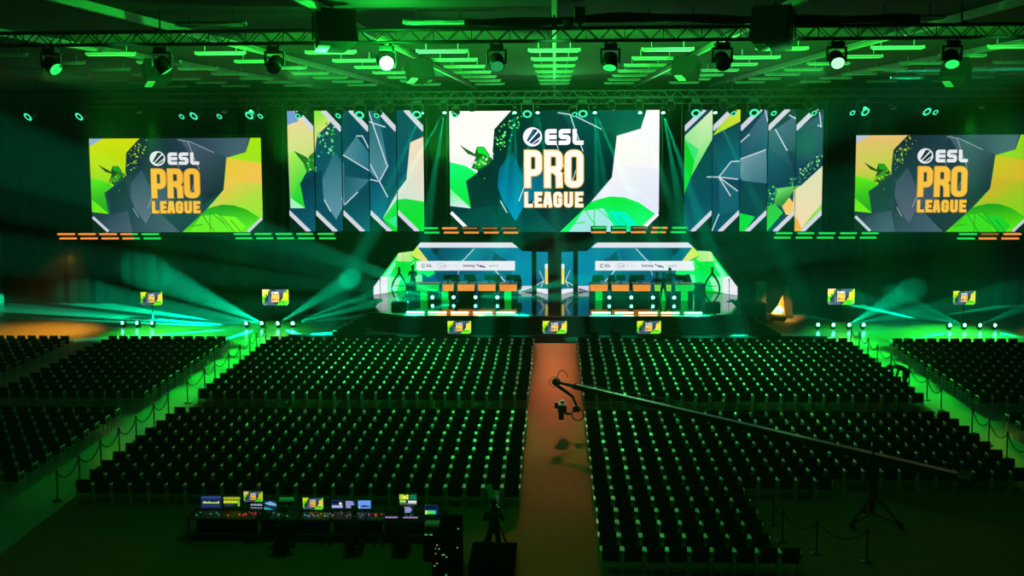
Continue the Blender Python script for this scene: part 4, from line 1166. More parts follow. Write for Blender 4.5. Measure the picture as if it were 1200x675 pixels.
MB().prism([(-.12,0,0),(.38,0,0),(.32,0,1.0),(.05,0,tp.z),(-.10,0,tp.z-.1)], (0,.06,0)).build('panel', mat('green_grey_panel', (.05,.075,.06), .7, noise=.2), t)
MB().box((.12,.05,.02), (.5,.4,.04)).build('foot', BLACK, t)

# ------------------------------------------------------------------ carpet aisle
cp = mat('orange_brown_carpet', (.36,.135,.05), .95, spec=.1)
nt = cp.node_tree; b = nt.nodes['Principled BSDF']
tc = nt.nodes.new('ShaderNodeTexCoord'); n1 = nt.nodes.new('ShaderNodeTexNoise'); n1.inputs['Scale'].default_value = 40; n1.inputs['Detail'].default_value = 6
wv = nt.nodes.new('ShaderNodeTexWave'); wv.bands_direction = 'Y'; wv.inputs['Scale'].default_value = 1.1; wv.inputs['Distortion'].default_value = 2.0; wv.inputs['Detail'].default_value = 3
mx = nt.nodes.new('ShaderNodeMixRGB'); mx.inputs[1].default_value = (.30,.078,.036,1); mx.inputs[2].default_value = (.46,.130,.064,1)
ad = nt.nodes.new('ShaderNodeMath'); ad.operation = 'MULTIPLY_ADD'; ad.inputs[1].default_value = .7; 
ml = nt.nodes.new('ShaderNodeMath'); ml.operation = 'MULTIPLY'; ml.inputs[1].default_value = .3
nt.links.new(tc.outputs['Object'], n1.inputs['Vector']); nt.links.new(tc.outputs['Object'], wv.inputs['Vector'])
nt.links.new(wv.outputs['Fac'], ml.inputs[0]); nt.links.new(n1.outputs['Fac'], ad.inputs[0]); nt.links.new(ml.outputs[0], ad.inputs[2])
nt.links.new(ad.outputs[0], mx.inputs[0]); nt.links.new(mx.outputs[0], b.inputs['Base Color'])
bp = nt.nodes.new('ShaderNodeBump'); bp.inputs['Strength'].default_value = .4; bp.inputs['Distance'].default_value = .01
nt.links.new(n1.outputs['Fac'], bp.inputs['Height']); nt.links.new(bp.outputs['Normal'], b.inputs['Normal'])
o = MB().box((0.1, 37.2, .006), (30.6, 36.4, .012)).build('hall_carpet', cp); tag(o, 'orange brown carpet under the middle seats, bare along the centre aisle', 'carpet')

o = MB().box((0, 56.5, .004), (30, 2.1, .008)).build('floor_mat', mat('black_floor_mat', (.0015,.0016,.0015), 1.0, noise=.3, nscale=2, spec=.0)); tag(o, 'dark floor mat between the carpet end and the stage front', 'floor mat')  # mat added over the dark pit floor to swallow beam patches
# ------------------------------------------------------------------ audience chairs
PITCH_X = .575
def chair_parts():
    seat = MB().box((0,.0,.43), (.46,.46,.07), bev=.025)
    back = MB(); R = Matrix.Rotation(.12, 3, 'X'); back.box((0,-.235,.64), (.44,.045,.42), rot=R, bev=.02)
    fr = []; arms = []
    for s in (-1,1):
        f = MB(); x = s*.255
        arms.append(MB().box((x,-.05,.668), (.060,.32,.028), bev=.008))
        f.tube([(x,-.20,0),(x,-.20,.655)], .0135, 6); f.tube([(x,.20,0),(x,.17,.40),(x,.08,.655)], .0135, 6)
        f.tube([(x,-.20,.40),(x,.20,.40)], .012, 6); fr.append(f)
    bar = MB().tube([(-.255,-.20,.40),(.255,-.20,.40)], .012, 6)
    return seat, back, fr, bar, arms
seat_b, back_b, fr_b, bar_b, arm_b = chair_parts()
ARMM = mat('pale_armrest', (.82,.86,.82), .28, noise=.06, nscale=30)
CHM = mat('chair_steel', (.50,.53,.51), .42, .45, noise=.08, nscale=30)
ch0 = thing('audience_chair', 'x', 'chair', (0,0,0), 0, 'black audience chairs with steel arms')
seat_b.build('seat', FABRIC, ch0); back_b.build('backrest', FABRIC, ch0)
for f in fr_b: f.build('side_frame', CHM, ch0)
for f in arm_b: f.build('armrest', ARMM, ch0)
bar_b.build('crossbar', CHM, ch0); seal(ch0)
FRONT = [53.18-.895*i for i in range(13)]
BACK = [39.64-.914*j for j in range(15)]
ALLCH = []          # (x, y, side, block, row, col)
for bi, rows in (('front', FRONT), ('rear', BACK)):
    for r, y in enumerate(rows):
        for side in (-1, 1):
            n = 24
            if bi == 'rear':
                if side < 0 and r > 9: continue
                if side > 0 and r >= 8: n = 13 if r == 8 else (9 if r == 14 else 8)
            off = random.uniform(-.03, .03); a0 = 1.065 if side < 0 else 1.135
            for c in range(n):
                ALLCH.append((side*(a0+(c+.5)*PITCH_X)+off, y+random.uniform(-.015,.015), side, bi, r, c))
indiv = [k for k in ALLCH if k[3] == 'rear' and k[4] >= 5]
extra = sorted([k for k in ALLCH if k[3] == 'rear' and k[4] == 4], key=lambda k: abs(k[0]))
indiv += extra[:300-len(indiv)]
iset = set(indiv)
first = True
for (x, y, side, bi, r, c) in indiv:
    lab = 'black chair, %s row from the stage in the rear %s block, %s from the aisle' % (ORD[r], 'left' if side < 0 else 'right', ORD[c])
    if first: o = ch0; o.location = (x, y, 0); o['label'] = lab; first = False
    else: o = dup(ch0, (x, y, 0), lab)
    o.rotation_euler = (0, 0, random.uniform(-.02, .02))
# the rest of the seating as one mass
rest = [(k[0], k[1]) for k in ALLCH if k not in iset]
for sx in (-1, 1):
    for rows in (FRONT, [y for y in BACK[:9]]):
        for y in rows:
            n0 = 11
            for c in range(n0): rest.append((sx*(17.35+c*.58)+random.uniform(-.02,.02), y))
            if rows is FRONT:
                for c in range(7 if sx < 0 else 0): rest.append((sx*(25.7+c*.58)+random.uniform(-.02,.02), y))
tm = MB()
for src, mi in ((seat_b, 0), (back_b, 0), (fr_b[0], 1), (fr_b[1], 1), (bar_b, 1), (arm_b[0], 2), (arm_b[1], 2)): tm.add(src.v, src.f, mi)
VS, FS, MS = [], [], []
for (x, y) in rest:
    o_ = len(VS); a = random.uniform(-.02, .02); ca, sa = math.cos(a), math.sin(a)
    VS += [(x+v.x*ca-v.y*sa, y+v.x*sa+v.y*ca, v.z) for v in tm.v]
    FS += [[i+o_ for i in f] for f in tm.f]; MS += tm.m
me = bpy.data.meshes.new('audience_seating'); me.from_pydata(VS, [], FS); me.materials.append(FABRIC); me.materials.append(CHM); me.materials.append(ARMM)
me.polygons.foreach_set('material_index', MS); me.update()
o = bpy.data.objects.new('audience_seating', me); COL.objects.link(o)
tag(o, 'rows of black audience chairs in the front blocks and the side blocks', 'seating', None, 'stuff')
# two seated viewers in the first row, the bending person in the right walkway
for px, lab in ((692.5, 'person seated in the first row just right of the carpet aisle'), (722, 'person seated in the first row, second viewer from the carpet aisle')):
    p = at(px, 395, 53.2); xx = 1.135+PITCH_X*(round((p.x-1.135)/PITCH_X-.5)+.5)
    person(lab, (xx, 53.2, 0), .1, sit(.05, zs=.56), 1.02)
p = at(1052, 452, 45.6)
person('person in dark clothes bending over beside the right walkway ropes', (15.32, 45.7, 0), PI/2+.2, bend(), 1.12)

# ------------------------------------------------------------------ rope barriers
ROPEM = mat('dark_rope', (.02,.022,.02), .8, noise=.3, nscale=60)
st0 = thing('rope_stanchion', 'x', 'stanchion', (0,0,0), 0, 'rope stanchions along the walkways')
MB().lathe([(.165,0),(.165,.015),(.12,.035),(.035,.055)], 16).build('base_plate', DARKMETAL, st0)
MB().tube([(0,0,.04),(0,0,.90)], .024, 8).build('post', DARKMETAL, st0)
m = MB(); m.lathe([(.03,.88),(.04,.90),(.04,.94),(.02,.97)], 12); m.build('cap', DARKMETAL, st0); seal(st0)
first = True
def stanchions(pts, lab, ropelab, skip=()):
    global first
    for i, (x, y) in enumerate(pts):
        l = lab % ORD[i]
        if first: o = st0; o.location = (x, y, 0); o['label'] = l; first = False
        else: dup(st0, (x, y, 0), l)
    k = 0
    for i, ((xa, ya), (xb, yb)) in enumerate(zip(pts[:-1], pts[1:])):
        if i in skip: continue
        P_ = []
        for q in range(11):
            u = q/10; P_.append((xa+(xb-xa)*u, ya+(yb-ya)*u, .88-.42*4*u*(1-u)*.8))
        o = MB().tube(P_, .02, 6).build('barrier_rope', ROPEM)
        tag(o, ropelab % ORD[k], 'rope', 'barrier ropes between stanchions'); k += 1
stanchions([(-15.6, y) for y in (54.9, 53.2, 52.0, 50.4, 48.6, 46.6, 45.2, 43.05, 40.9, 39.4, 37.7, 36.2, 34.7, 33.1, 31.6)],
   'dark rope stanchion along the left walkway, %s from the stage', 'drooping dark rope on the left walkway barrier, %s from the stage', (7,))
stanchions([(15.75, y) for y in (55.4, 53.9, 52.4, 50.9, 48.9, 46.4, 44.2, 42.6, 39.5, 38.0, 36.5, 34.9)],
   'dark rope stanchion along the right walkway, %s from the stage', 'drooping dark rope on the right walkway barrier, %s from the stage', (7,))
stanchions([(6.35, 30.2), (6.35, 29.0), (7.1, 28.2), (8.3, 27.7)], 'dark rope stanchion round the crane pit, %s from the front', 'dark rope round the crane pit, %s from the front')

# ------------------------------------------------------------------ camera crane
pv = Vector((9.25, 30.4, 2.0)); tip = at(652, 447.5, 39.0)
JM = mat('crane_black', (.03,.034,.032), .28, .6, noise=.2)
t = thing('camera_crane', 'long dark camera crane arm reaching over the right seats to the aisle', 'camera crane', (pv.x, pv.y, 0))
L = lambda p: Vector(p)-Vector((pv.x, pv.y, 0))
d = (tip-pv).normalized(); tail = pv-d*2.4
m = MB(); m.tube([L(tail), L(pv), L(pv+(tip-pv)*.5), L(tip-d*.9)], [.16,.16,.14,.12], 4)
m.tube([L(tip-d*1.0), L(tip-d*.85), L(tip-d*.2)], [.13,.07,.05], 8); m.build('boom', JM, t)
m = MB(); up = Vector((0,0,1))
m.tube([L(tail)+up*.30, L(pv)+up*.62, L(tip-d*1.2)+up*.14], .012, 4)
for k in range(9):
    q = pv+(tip-pv)*(k+.5)/9.6; m.box(L(q), (.02,.02,.30))
m.build('tension_wire', DARKMETAL, t)
m = MB(); m.tube([L(pv)+up*.62, L(pv)-up*.1], .04, 8); m.build('mast', DARKMETAL, t)
m = MB(); m.tube([(0,0,.35),(0,0,2.0)], .09, 10); m.box((0,0,1.9), (.3,.3,.25), bev=.03)
for k in range(3):
    a = PI/2+2*PI*k/3; m.tube([(0,0,.9),(.8*math.cos(a),.8*math.sin(a),.14)], .04, 8); m.tube([(0,0,.32),(.8*math.cos(a),.8*math.sin(a),.14)], .03, 8)
m.build('pedestal', JM, t)
for k in range(3):
    a = PI/2+2*PI*k/3; w = MB(); w.tube([(.8*math.cos(a)-.05,.8*math.sin(a),.11),(.8*math.cos(a)+.05,.8*math.sin(a),.11)], .11, 14); w.build('wheel', BLACK, t)
m = MB()
for k in range(4): m.tube([L(tail-d*(.1+.09*k)), L(tail-d*(.17+.09*k))], .22, 14)
m.build('counterweight', BLACK, t)
h = L(tip)
m = MB(); m.tube([h-d*.25, h-d*.0+up*.0, h+Vector((.05,0,-.15)), h+Vector((.62,-.05,-.55)), h+Vector((.78,-.05,-.95))], [.06,.07,.07,.055,.05], 8)
m.ball(h-Vector((.02,0,0)), .16, 10); m.build('head_bracket', JM, t)
m = MB(); c = h+Vector((-.06,0,.02)); m.tube([c+Vector((.20*math.cos(2*PI*k/16), -.12, .20*math.sin(2*PI*k/16))) for k in range(16)], .012, 5, closed=True); m.build('cable_ring', DARKMETAL, t)
m = MB(); c = h+Vector((.22,0,.22)); m.tube([c+Vector((.18*math.cos(PI*k/10-.2), 0, .22*math.sin(PI*k/10-.2))) for k in range(12)], .012, 5); m.build('cable_loop', DARKMETAL, t)
m = MB(); c = h+Vector((.80,-.05,-1.25)); m.tube([c+Vector((.22*math.cos(2*PI*k/18), 0, .22*math.sin(2*PI*k/18))) for k in range(18)], .022, 6, closed=True); m.box(h+Vector((.75,-.05,-1.02)), (.26,.2,.22), bev=.03); m.build('remote_head', JM, t)
m = MB(); c = h+Vector((.22,-.02,-1.0)); m.box(c+Vector((0,0,.02)), (.34,.55,.30), bev=.04); m.box(c+Vector((0,.1,.24)), (.14,.3,.09), bev=.02); m.box(c+Vector((-.22,0,.12)), (.14,.25,.22), bev=.02)
m.tube([c+Vector((0,.25,-.02)), c+Vector((0,.55,-.08))], [.10,.13], 12); m.box(c+Vector((.22,0,-.2)), (.22,.2,.1), bev=.02); m.box(c+Vector((-.04,-.05,-.28)), (.2,.25,.28), bev=.03); m.build('camera_body', HOUSING, t)

# ------------------------------------------------------------------ control desks at the lower left
FY = 28.7
def long_desk(px0, px1, lab):
    a, b = at(px0, 603, FY), at(px1, 603, FY); w = b.x-a.x; c = (a.x+b.x)/2
    t = thing('control_desk', lab, 'desk', (c, FY, 0), 0, 'control desks')
    MB().box((0,0,.735), (w-.03,.85,.03), bev=.008).build('desktop', mat('dark_desk_top', (.012,.012,.013), .9, spec=.1), t)
    for s in (-1,1):
        MB().tube([(s*(w/2-.1),-.35,0),(s*(w/2-.1),-.35,.72)], .025, 8).build('leg', DARKMETAL, t); MB().tube([(s*(w/2-.1),.35,0),(s*(w/2-.1),.35,.72)], .025, 8).build('leg', DARKMETAL, t)
    o = MB().box((0,.41,.38), (w-.08,.03,.68)).build('skirt', DRAPE, t)
for i, (a, b) in enumerate(((222,298),(299,384),(385,445),(446,524))): long_desk(a, b, 'dark control desk below the left seats, %s from the left' % ORD[i])
def screen_art(kind, w, h):
    R = random.random; P = []; q = lambda x0,y0,x1,y1,c: P.append(([(x0*w,y0*h),(x1*w,y0*h),(x1*w,y1*h),(x0*w,y1*h)], c))
    if kind == 'blue':
        q(0,0,1,1,(22,34,74)); q(.02,.04,.98,.2,(40,66,120))
        for i in range(9): x = .1+.09*i; q(x, .42+.1*R(), x+.07, .62, (190,220,120))
        q(.04,.78,.9,.84,(36,60,110))
    elif kind == 'lime':
        q(0,0,1,1,(18,26,24)); q(.02,.03,.98,.28,(150,160,30))
        for i in range(8): x = .03+.115*i; q(x, .36, x+.09, .62, (200,220,40))
        q(.1,.7,.6,.85,(30,50,90)); q(.84,.4,.95,.9,(90,190,60))
    elif kind == 'dark':
        q(0,0,1,1,(14,18,24))
        for i in range(10): x = .04+.095*i; q(x, .12+.1*R(), x+.06, .4, (170,180,190)); q(x, .62, x+.06, .82, (120,130,140))
    elif kind == 'teal':
        q(0,0,1,1,(16,40,70)); P.append(([(0,.3*h),(.5*w,.1*h),(w,.35*h),(w,.6*h),(.4*w,.5*h)], (110,160,190))); P.append(([(0,.7*h),(.4*w,.8*h),(.7*w,h),(0,h)], (40,150,150)))
    elif kind == 'office':
        q(0,0,1,1,(30,52,120)); q(.03,.05,.97,.4,(8,14,30)); 
        for i in range(7): q(.04+.13*i, .6, .13+.13*i, .9, (190,200,225))
        P += disc(.75*w, .38*h, .12*w, (255,215,180), 12)
    elif kind == 'sky':
        q(0,0,1,1,(96,140,220)); P.append(([(.2*w,.7*h),(.5*w,.55*h),(.9*w,.7*h),(.95*w,.8*h),(.2*w,.85*h)], (40,60,110))); q(.04,.78,.16,.95,(120,220,120))
    elif kind == 'multi':
        q(0,0,1,1,(10,30,24)); q(.02,.04,.3,.5,(150,200,40)); P += disc(.3*w,.3*h,.1*w,(250,210,110),12); q(.38,.05,.52,.5,(190,220,60)); q(.58,.05,.96,.5,(14,110,70)); q(.04,.55,.38,.8,(150,200,90)); q(.5,.6,.96,.85,(200,210,215)); q(.04,.86,.96,.97,(90,100,90))
    elif kind == 'wave':
        q(0,0,1,1,(16,40,110)); q(.05,.06,.92,.34,(8,12,26)); q(.04,.5,.2,.9,(200,220,50)); q(.2,.5,.7,.92,(60,210,80)); q(.7,.5,.85,.92,(60,180,150))
    elif kind == 'text':
        q(0,0,1,1,(20,26,50))
        for i in range(5): q(.08, .08+.18*i, .5+.45*R(), .2+.18*i, (150,160,215))
    elif kind == 'green':
        q(0,0,1,1,(10,70,26)); q(.05,.1,.95,.5,(14,110,40))
    return P
DESKLED = led_mat('desk_screen_picture', 1.25)
def desk_screen(px0, py0, px1, py1, kind, lab, Y=None, tilt=-.12):
    Y = Y or FY+.12
    a, b = at(px0, py0, Y), at(px1, py1, Y); w, h = b.x-a.x, a.z-b.z; zc = (a.z+b.z)/2; zt2 = .75
    t = thing('desk_monitor', lab, 'monitor', ((a.x+b.x)/2, Y, zt2), random.uniform(-.06,.06), 'monitors on the control desks')
    f = MB().box((0,.03,zc-zt2), (w+.03,.045,h+.03), bev=.008).build('bezel', HOUSING, t)
    if kind in ART:
        o = put(ART[kind][0], 'picture', t, (0,0,zc-zt2), w); o.scale = (w,w,h/ASPECT); o = put(ART[kind][1], 'lettering', t, (0,0,zc-zt2), w); o.scale = (w,w,h/ASPECT)
    else:
        put(picture('picture', screen_art(kind, w, h), lambda x, y, off: (x-w/2, -off, zc-zt2-(y-h/2)), DESKLED, .0005), 'picture', t)
    if b.z-zt2 > -.05:
        MB().tube([(0,.06,.0),(0,.06,max(.05, zc-zt2))], .022, 8).build('stand', HOUSING, t); MB().box((0,.06,.008), (.24,.18,.016), bev=.004).build('foot', HOUSING, t)
for args in ((235.5,581,259.5,595.5,'blue','monitor with blue menu screen, leftmost on the control desks'), (261.5,582,282,594.5,'lime','monitor with yellow-green rows on the control desks'),
   (285.5,576,308,588.3,'warm','monitor showing the orange league picture on the control desks'), (293,589,308,597.5,'dark','small dark monitor with white text under the orange picture'),
   (309.5,586.5,324,597.5,'teal','small monitor with blue-teal picture beside the dark text monitor'), (327,582.5,345,588,'green','dim green monitor strip, between teal and league pictures'),
   (354.5,583.5,379,597,'side','monitor showing the green league picture, middle of control desks'), (388.5,586.5,402.5,596,'office','blue monitor with a bright dot, first of three in line'),
   (404,586.5,417.5,596,'text','blue monitor with text lines, middle of three in line'), (419.5,586.5,434.5,596,'sky','pale blue monitor, last of three in line'),
   (467.5,579,489,591.7,'multi','monitor with many small pictures, highest at right of the desks'), (473,593.5,484.5,601.2,'text','small monitor with pale text under the many pictures'),
   (497.5,592.5,513,604,'wave','monitor with green and yellow bars at the right desk end')):
    desk_screen(*args, Y=(FY-.04 if args[4] in ('dark', 'text') and args[0] != 404 else None))
# consoles with small lamps
LR, LGn, LBl, LAm = emat('red_led', (.9,.06,.05), .9), emat('console_green_led', (.1,.7,.2), .5), emat('blue_led', (.1,.35,.9), .9), emat('amber_led', (.8,.35,.08), .45)
def console(px, lab, w, mats, seed, Y=FY-.22):
    rnd = random.Random(seed); p = at(px, 606, Y)
    t = thing('mixing_console', lab, 'mixing console', (p.x, Y, .75), 0, 'mixing consoles on the control desks')
    MB().prism([(-w/2,-.22,0),(-w/2,-.22,.03),(-w/2,.2,.10),(-w/2,.2,0)], (w,0,0)).build('chassis', HOUSING, t)
    for i, mm in enumerate(mats):
        m = MB()
        for k in range(5): m.box((rnd.uniform(-w*.45,w*.45), rnd.uniform(-.1,.15), .085), (.035,.03,.02))
        m.build('lamp_buttons', mm, t)
    m = MB()
    for k in range(8): m.box((-w*.42+k*w*.12, -.14, .055), (.02,.03,.03))
    m.build('faders', GREYPAINT, t)
console(247, 'tilted dark mixing console below the leftmost blue monitor', 1.0, [LGn], 1)
console(283, 'mixing console with red lamps, below the yellow-green monitor', .9, [LR, LR], 2)
console(334, 'dark mixing console below the dim green monitor', .8, [LGn], 3)
console(372, 'mixing console with a blue lamp below the green league monitor', .9, [LBl, LGn, LAm], 4)
console(408, 'mixing console with amber lamps below the three blue monitors', 1.0, [LAm, LAm], 5)
console(441, 'small mixing console with a red lamp, left of the glowing keyboards', .5, [LR], 6)
def keyboard(px, lab):
    p = at(px, 605, FY-.2); t = thing('glowing_keyboard', lab, 'keyboard', (p.x, FY-.2, .75), 0, 'glowing keyboards on the control desk')
    MB().box((0,0,.015), (.42,.15,.03), bev=.008).build('case', HOUSING, t)
    m = MB(); 
    for k in range(12): m.box((-.19+k*.034, 0, .034), (.026,.10,.012), k % 3)
    m.build('keys', [LBl, LR, emat('violet_led', (.4,.3,.9), .8)], t)
keyboard(457.5, 'glowing red and blue keyboard left of the seated operator'); keyboard(481, 'glowing red and blue keyboard right of the seated operator')
p = at(509, 619, 27.6)
t = thing('cooling_fan_unit', 'green lit equipment box with a round fan, right of the control desks', 'equipment', (p.x, 27.6, .0))
MB().box((0,0,.35), (.56,.5,.70), bev=.02).build('cabinet', DRAPE, t); m = MB(); m.box((0,0,.86), (.52,.34,.30), bev=.03); m.build('unit', mat('green_grey_unit', (.10,.16,.12), .5, noise=.3), t)
m = MB(); m.tube([(-.10+.10*math.cos(2*PI*k/16), -.185, .87+.10*math.sin(2*PI*k/16)) for k in range(16)], .015, 6, closed=True); m.tube([(-.1,-.17,.87),(-.1,-.2,.87)], .03, 10); m.build('fan', DARKMETAL, t)
m = MB()
for k in range(4): m.box((-.2+.13*k, -.19, .74), (.08,.02,.03))
m.build('lamp_row', LGn, t)
for i, (px, py, seed) in enumerate(((529, 640, 11), (521, 662, 12))):
    p = at(px, py, 26.6-i*.9); rnd = random.Random(seed)
    t = thing('equipment_rack', ('tall black equipment rack with green lamps beside the control desks', 'black equipment rack with orange and green lamps, lowest in view')[i], 'rack', (p.x, 26.6-i*.9, 0), 0, 'equipment racks')
    MB().box((0,0,.75), (.56,.6,1.5), bev=.02).build('cabinet', DRAPE, t)
    for mm in (LGn, LAm if i else LGn):
        m = MB()
        for k in range(5): m.box((rnd.uniform(-.22,.22), -.31, rnd.uniform(.4,1.4)), (.04,.02,.03))
        m.build('lamp_row', mm, t)
    m = MB(); m.tube([(-.2,-.32,1.3),(-.2,-.36,1.3),(-.2,-.36,1.1),(-.2,-.32,1.1)], .012, 6); m.build('handle', DARKMETAL, t)
# seated operators
for px, lab in ((330, 'seated operator in dark clothes before the dim green monitor'), (413, 'seated operator in dark clothes before the three blue monitors'), (468, 'seated operator in dark clothes before the glowing keyboards')):
    p = at(px, 640, 27.5); person(lab, (p.x, 27.75, 0), 0, sit(.16), 1.0)
    t = thing('office_chair', 'dark office chair under the operator at the %s' % {330: 'dim green monitor', 413: 'three blue monitors', 468: 'glowing keyboards'}[px], 'chair', (p.x, 27.70, 0), 0, 'office chairs at the control desks')
    MB().box((0,0,.39), (.46,.44,.06), bev=.02).build('seat', FABRIC, t); MB().box((0,-.27,.72), (.42,.05,.46), bev=.02).build('backrest', FABRIC, t)
    MB().tube([(0,0,.08),(0,0,.36)], .03, 8).build('gas_lift', DARKMETAL, t)
    m = MB()
    for k in range(5): a = 2*PI*k/5; m.tube([(0,0,.09),(.28*math.cos(a),.28*math.sin(a),.04)], .022, 6)
    m.tube([(0,-.1,.37),(0,-.27,.40),(0,-.29,.6)], .02, 6); m.build('base', DARKMETAL, t)
# camera on a platform at the end of the left seats
px_, Yc = 578, 27.0; p = at(px_, 640, Yc)
t = thing('camera_platform', 'low black platform under the studio camera beside the aisle', 'platform', (p.x, Yc, 0))
MB().box((0,0,.36), (1.2,1.6,.08), bev=.01).build('deck', DRAPE, t)
for a in (-.55,.55):
    for b_ in (-.72,.72): MB().tube([(a,b_,0.012),(a,b_,.33)], .03, 8).build('leg', DARKMETAL, t)
MB().box((0,-.79,.17), (1.18,.02,.32)).build('skirt', DRAPE, t)
t = thing('studio_camera', 'studio camera on a tripod with a tilted teal viewfinder hood', 'camera', (p.x+.05, Yc+.25, .40))
m = MB()
for k in range(3): a = PI/2+2*PI*k/3; m.tube([(0,0,1.0),(.45*math.cos(a),.45*math.sin(a),0.02)], .03, 8)
m.build('tripod', DARKMETAL, t)
MB().box((0,0,1.10), (.2,.25,.16), bev=.02).build('pan_head', HOUSING, t)
m = MB(); m.box((0,-.05,1.30), (.22,.6,.26), bev=.03); m.build('body', HOUSING, t)
m = MB(); m.tube([(0,.25,1.30),(0,.62,1.30),(0,.64,1.30)], [.10,.13,.10], 12); m.build('lens', BLACK, t)
m = MB(); m.box((-.12,-.1,1.62), (.18,.05,.42), rot=Matrix.Rotation(-.35,3,'Y') @ Matrix.Rotation(-.35,3,'X'), bev=.01); m.tube([(-.05,-.1,1.40),(-.08,-.1,1.5)], .02, 6); m.build('viewfinder', mat('teal_hood', (.05,.30,.22), .4), t)
m = MB()
for k, (a, b_) in enumerate(((-.1,1.36),(-.04,1.30),(.06,1.38),(.1,1.32))): m.box((a,-.36,b_), (.03,.02,.02))
m.build('lamps', LGn, t)
person('camera operator in dark clothes standing behind the studio camera', (p.x+.05, Yc-.62, .40), 0, stand('front'), .98)

# ------------------------------------------------------------------ light and haze
wd = bpy.data.worlds.new('hall_air'); SC.world = wd; wd.use_nodes = True
nt = wd.node_tree; bg = nt.nodes['Background']; bg.inputs['Color'].default_value = (0,.02,.008,1); bg.inputs['Strength'].default_value = .02
HAZE = .0016
vs_ = nt.nodes.new('ShaderNodeVolumeScatter'); vs_.inputs['Density'].default_value = HAZE; vs_.inputs['Anisotropy'].default_value = .0
nt.links.new(vs_.outputs[0], nt.nodes['World Output'].inputs['Volume'])

GREEN = (.02, 1.0, .12); TEALC = (.0, 1.0, .42)
BK = 1500000.0
def beam(src, px, py, Y, power=1.0, size=4.0, col=TEALC):
    tgt = at(px, py, Y); d = (tgt-src).normalized()
    spot(src+d*.2, tgt, col, BK*power, size, .5, .03, 'beam_lamp')
FH = {round(k[0]): k[2] for k in FLOORHEADS}
# fans of the floor heads left of the stage
def fan(px0, rays):
    for px, py, Y, pw, sz in rays: beam(FH[px0], px, py, Y, pw, sz)
fan(308, ((190, 326, 66.5, .60, 12), (140, 352, 66, .50, 9), (120, 374, 63, .4, 6), (190, 392, 57.5, .05, 8), (262, 404, 56, .025, 12)))
fan(290, ((160, 382, 61, .16, 6), (110, 368, 64, .15, 6), (180, 398, 57, .03, 6)))
fan(326, ((405, 330, 63.9, .26, 13), (362, 404, 56.5, .025, 12)))
fan(343, ((430, 346, 58.6, .5, 5), (430, 358, 58.6, .5, 6), (430, 370, 58.4, .32, 4), (440, 381, 57.2, .03, 4)))
fan(994, ((1045, 352, 65, .32, 10), (1080, 364, 63, .2, 8), (945, 370, 61, .08, 6), (1050, 384, 59, .06, 6)))
fan(1129, ((1040, 360, 65, .16, 10), (1060, 350, 66, .12, 9), (1085, 396, 57.5, .015, 8), (1060, 384, 59, .06, 6)))
fan(1147, ((1200, 360, 63, .10, 7), (1185, 394, 58, .012, 7)))
# under the desks
fan(532, ((488, 334, 60.5, .45, 8), (476, 343, 60.5, .4, 6), (483, 352, 60.8, .2, 6), (497, 372, 58.6, .02, 14), (510, 376, 58.6, .015, 10)))
fan(557, ((612, 340, 60.6, .3, 6), (612, 349, 60.6, .26, 6)))
fan(583, ((622, 339, 60.6, .24, 6), (622, 347, 60.6, .2, 6)))
fan(507, ((468, 339, 60.6, .25, 6), (468, 350, 60.6, .2, 7)))
fan(765, ((795, 340, 60.6, .06, 6), (735, 340, 60.6, .05, 6)))
# small spotlights above the screens
for px, p in BEAMS:
    for (qx, qy, pw) in {495: ((450,230,.3),), 521: ((478,205,.5),(500,262,.5)), 603: ((588,240,.35),(606,260,.3)), 630: ((615,190,.3),(640,190,.3)), 697: ((700,230,.35),(735,215,.45),(712,240,.3)), 750: ((770,190,.3),), 777: ((806,215,.55),(800,258,.5)), 838: ((870,200,.22),)}[px]:
        beam(p, qx, qy, 58.1, pw*.65, 7)
# washes: the large rings light the stage edge, the seats and the walkways
for sx in (-1, 1):
    for x, tx, sz in ((4.6, 5.8, 39), (8.0, 7.6, 42), (11.5, 11.2, 42)): spot((sx*x, 56.3, 12.6), (sx*tx, 47.8, 0), (.02,1,.14), 16500, sz, .9, .25, 'ring_wash')
for x in (-9, -3.5, 3.5, 9): spot((x, 56.3, 12.6), (x*1.05, 39.0, 0), (.02,1,.10), 17000, 21, .95, .25, 'ring_wash')
GREEN = (.004, 1.0, .04)
for sx in (-1, 1):
    for y, pw, sz in ((55.5, 34000, 13), (53, 36000, 12), (50.4, 38000, 12), (47.6, 36000, 11), (44.6, 30000, 10), (41.4, 22000, 9), (37.8, 13000, 8), (34, 6000, 8)):
        spot((sx*17.5, 56.3, 12.6), (sx*16.15, y, 0), GREEN, pw, sz, 1.0, .25, 'walkway_wash')
    spot((sx*16.5, 56.3, 12.6), (sx*17.3, 58.0, 0), GREEN, 42000, 34, 1.0, .25, 'walkway_wash')
    spot((sx*22, 56.3, 12.6), (sx*22.3, 57.6, 0), (.02,1,.03), 30000 if sx < 0 else 36000, 34, 1.0, .25, 'walkway_wash')
    spot((sx*27.5, 59.0, 5.2), (sx*29.6, 57.6, 0), (1,.36,.02), 3600 if sx < 0 else 2000, 84, .9, .25, 'orange_fill')  # added spot at batten height, no fixture, for the orange floor glow
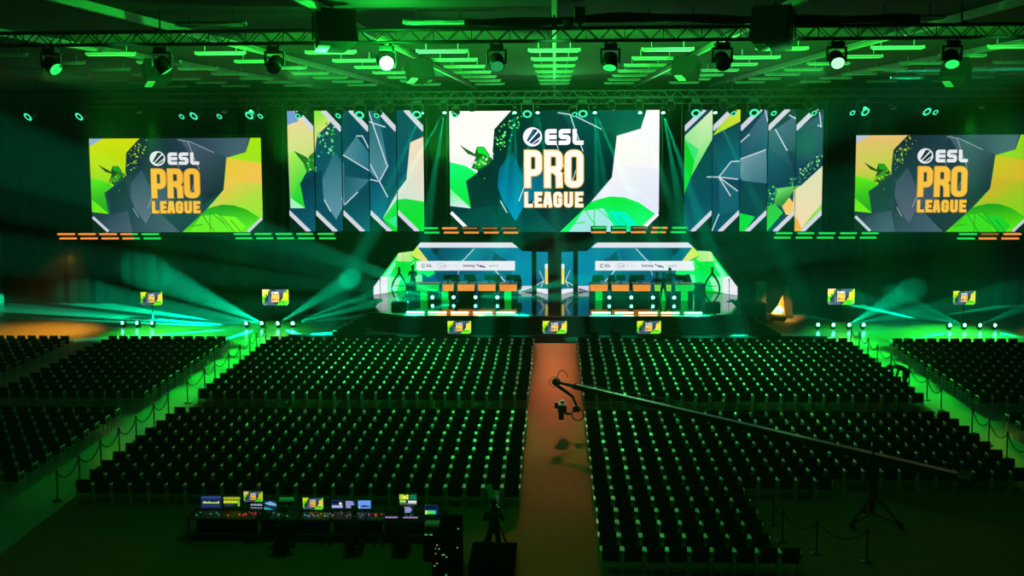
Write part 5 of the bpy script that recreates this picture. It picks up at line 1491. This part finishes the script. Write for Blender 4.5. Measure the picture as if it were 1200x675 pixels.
for y, pw, c in ((55.0, 9500, (1,1,.66)), (53.4, 11000, (1,1,.62)), (51.6, 14500, (1,.80,.5)), (49.7, 17000, (1,.82,.46)), (47.5, 17000, (1,.78,.44)), (45, 15500, (1,.70,.4)), (42.2, 13000, (1,.64,.4)), (39, 10500, (1,.66,.38)), (35, 7200, (1,.8,.36)), (30, 4000, (1,.85,.38))):
    spot((0, 56.2, 12.9), (0, y, 0), c, pw, 10, 1.0, .8, 'aisle_fill')  # added warm spots without fixtures, boosting screen light on the aisle carpet
oc = at(912, 365, 62.2)
spot((oc.x-.5, 59.4, 2.9), oc, (1,.46,.11), 1500, 40, .6, .1, 'gap_glow_lamp')  # added unseen lamp that makes the stand-in cloth glow orange
# the near truss: the hot head, and added uplights without fixtures for the ceiling
hp = Vector((HOT.x, 24.0, NEAR_Z-.75))
point(hp+(EYE-hp).normalized()*.42, (.01,1,.06), 750, .1)
mp_ = at(980, 66, 24.0); spot(mp_+Vector((0,-.5,-.5)), (mp_.x, 18, 8), (.01,1,.06), 250, 120, .9, .12, 'mint_head')
for x, pw in ((-7, 1.1), (-3, 1.3), (2, 1.1), (6.5, .9), (11.5, .6), (-12, .6)):
    spot((x, 27.0, NEAR_Z-3.0), (x*.97, 39.5, CEIL+4.5), (.03,1,.05), 9000*pw, 66, .9, .2, 'ceiling_fill')
for x, pw in ((-6, .9), (0, 1.0), (6, .8), (12,.4), (-12,.4)):
    spot((x, 55.5, 12.2), (x*.85, 46, CEIL), (.02,1,.10), 700*pw, 110, .9, .2, 'ceiling_fill')  # more added uplights from the stage end, no heads point up here

for x, pw in ((-5, 1.0), (5, .8), (-9.7, .45), (9.7, .5), (0, .6), (-14.6, .2), (14.6, .2)):
    spot((x, 20.0, 12.6), (x, 45, CEIL-.2), (.06,1,.16), 22000*pw, 22, .9, .1, 'beam_graze_fill')  # added spots without fixtures, one along each ceiling beam to brighten it
SC.view_settings.view_transform = 'Standard'; SC.view_settings.look = 'None'
SC.view_settings.exposure = 0.0; SC.view_settings.gamma = 1.0; SC.view_settings.use_curve_mapping = False
cy = SC.cycles if hasattr(SC, 'cycles') else None
SC.render.engine = 'CYCLES'
SC.cycles.use_denoising = True
SC.cycles.max_bounces = 5; SC.cycles.diffuse_bounces = 2; SC.cycles.glossy_bounces = 3; SC.cycles.volume_bounces = 0
SC.cycles.sample_clamp_indirect = 3.0; SC.cycles.sample_clamp_direct = 0.0
SC.cycles.use_light_tree = True
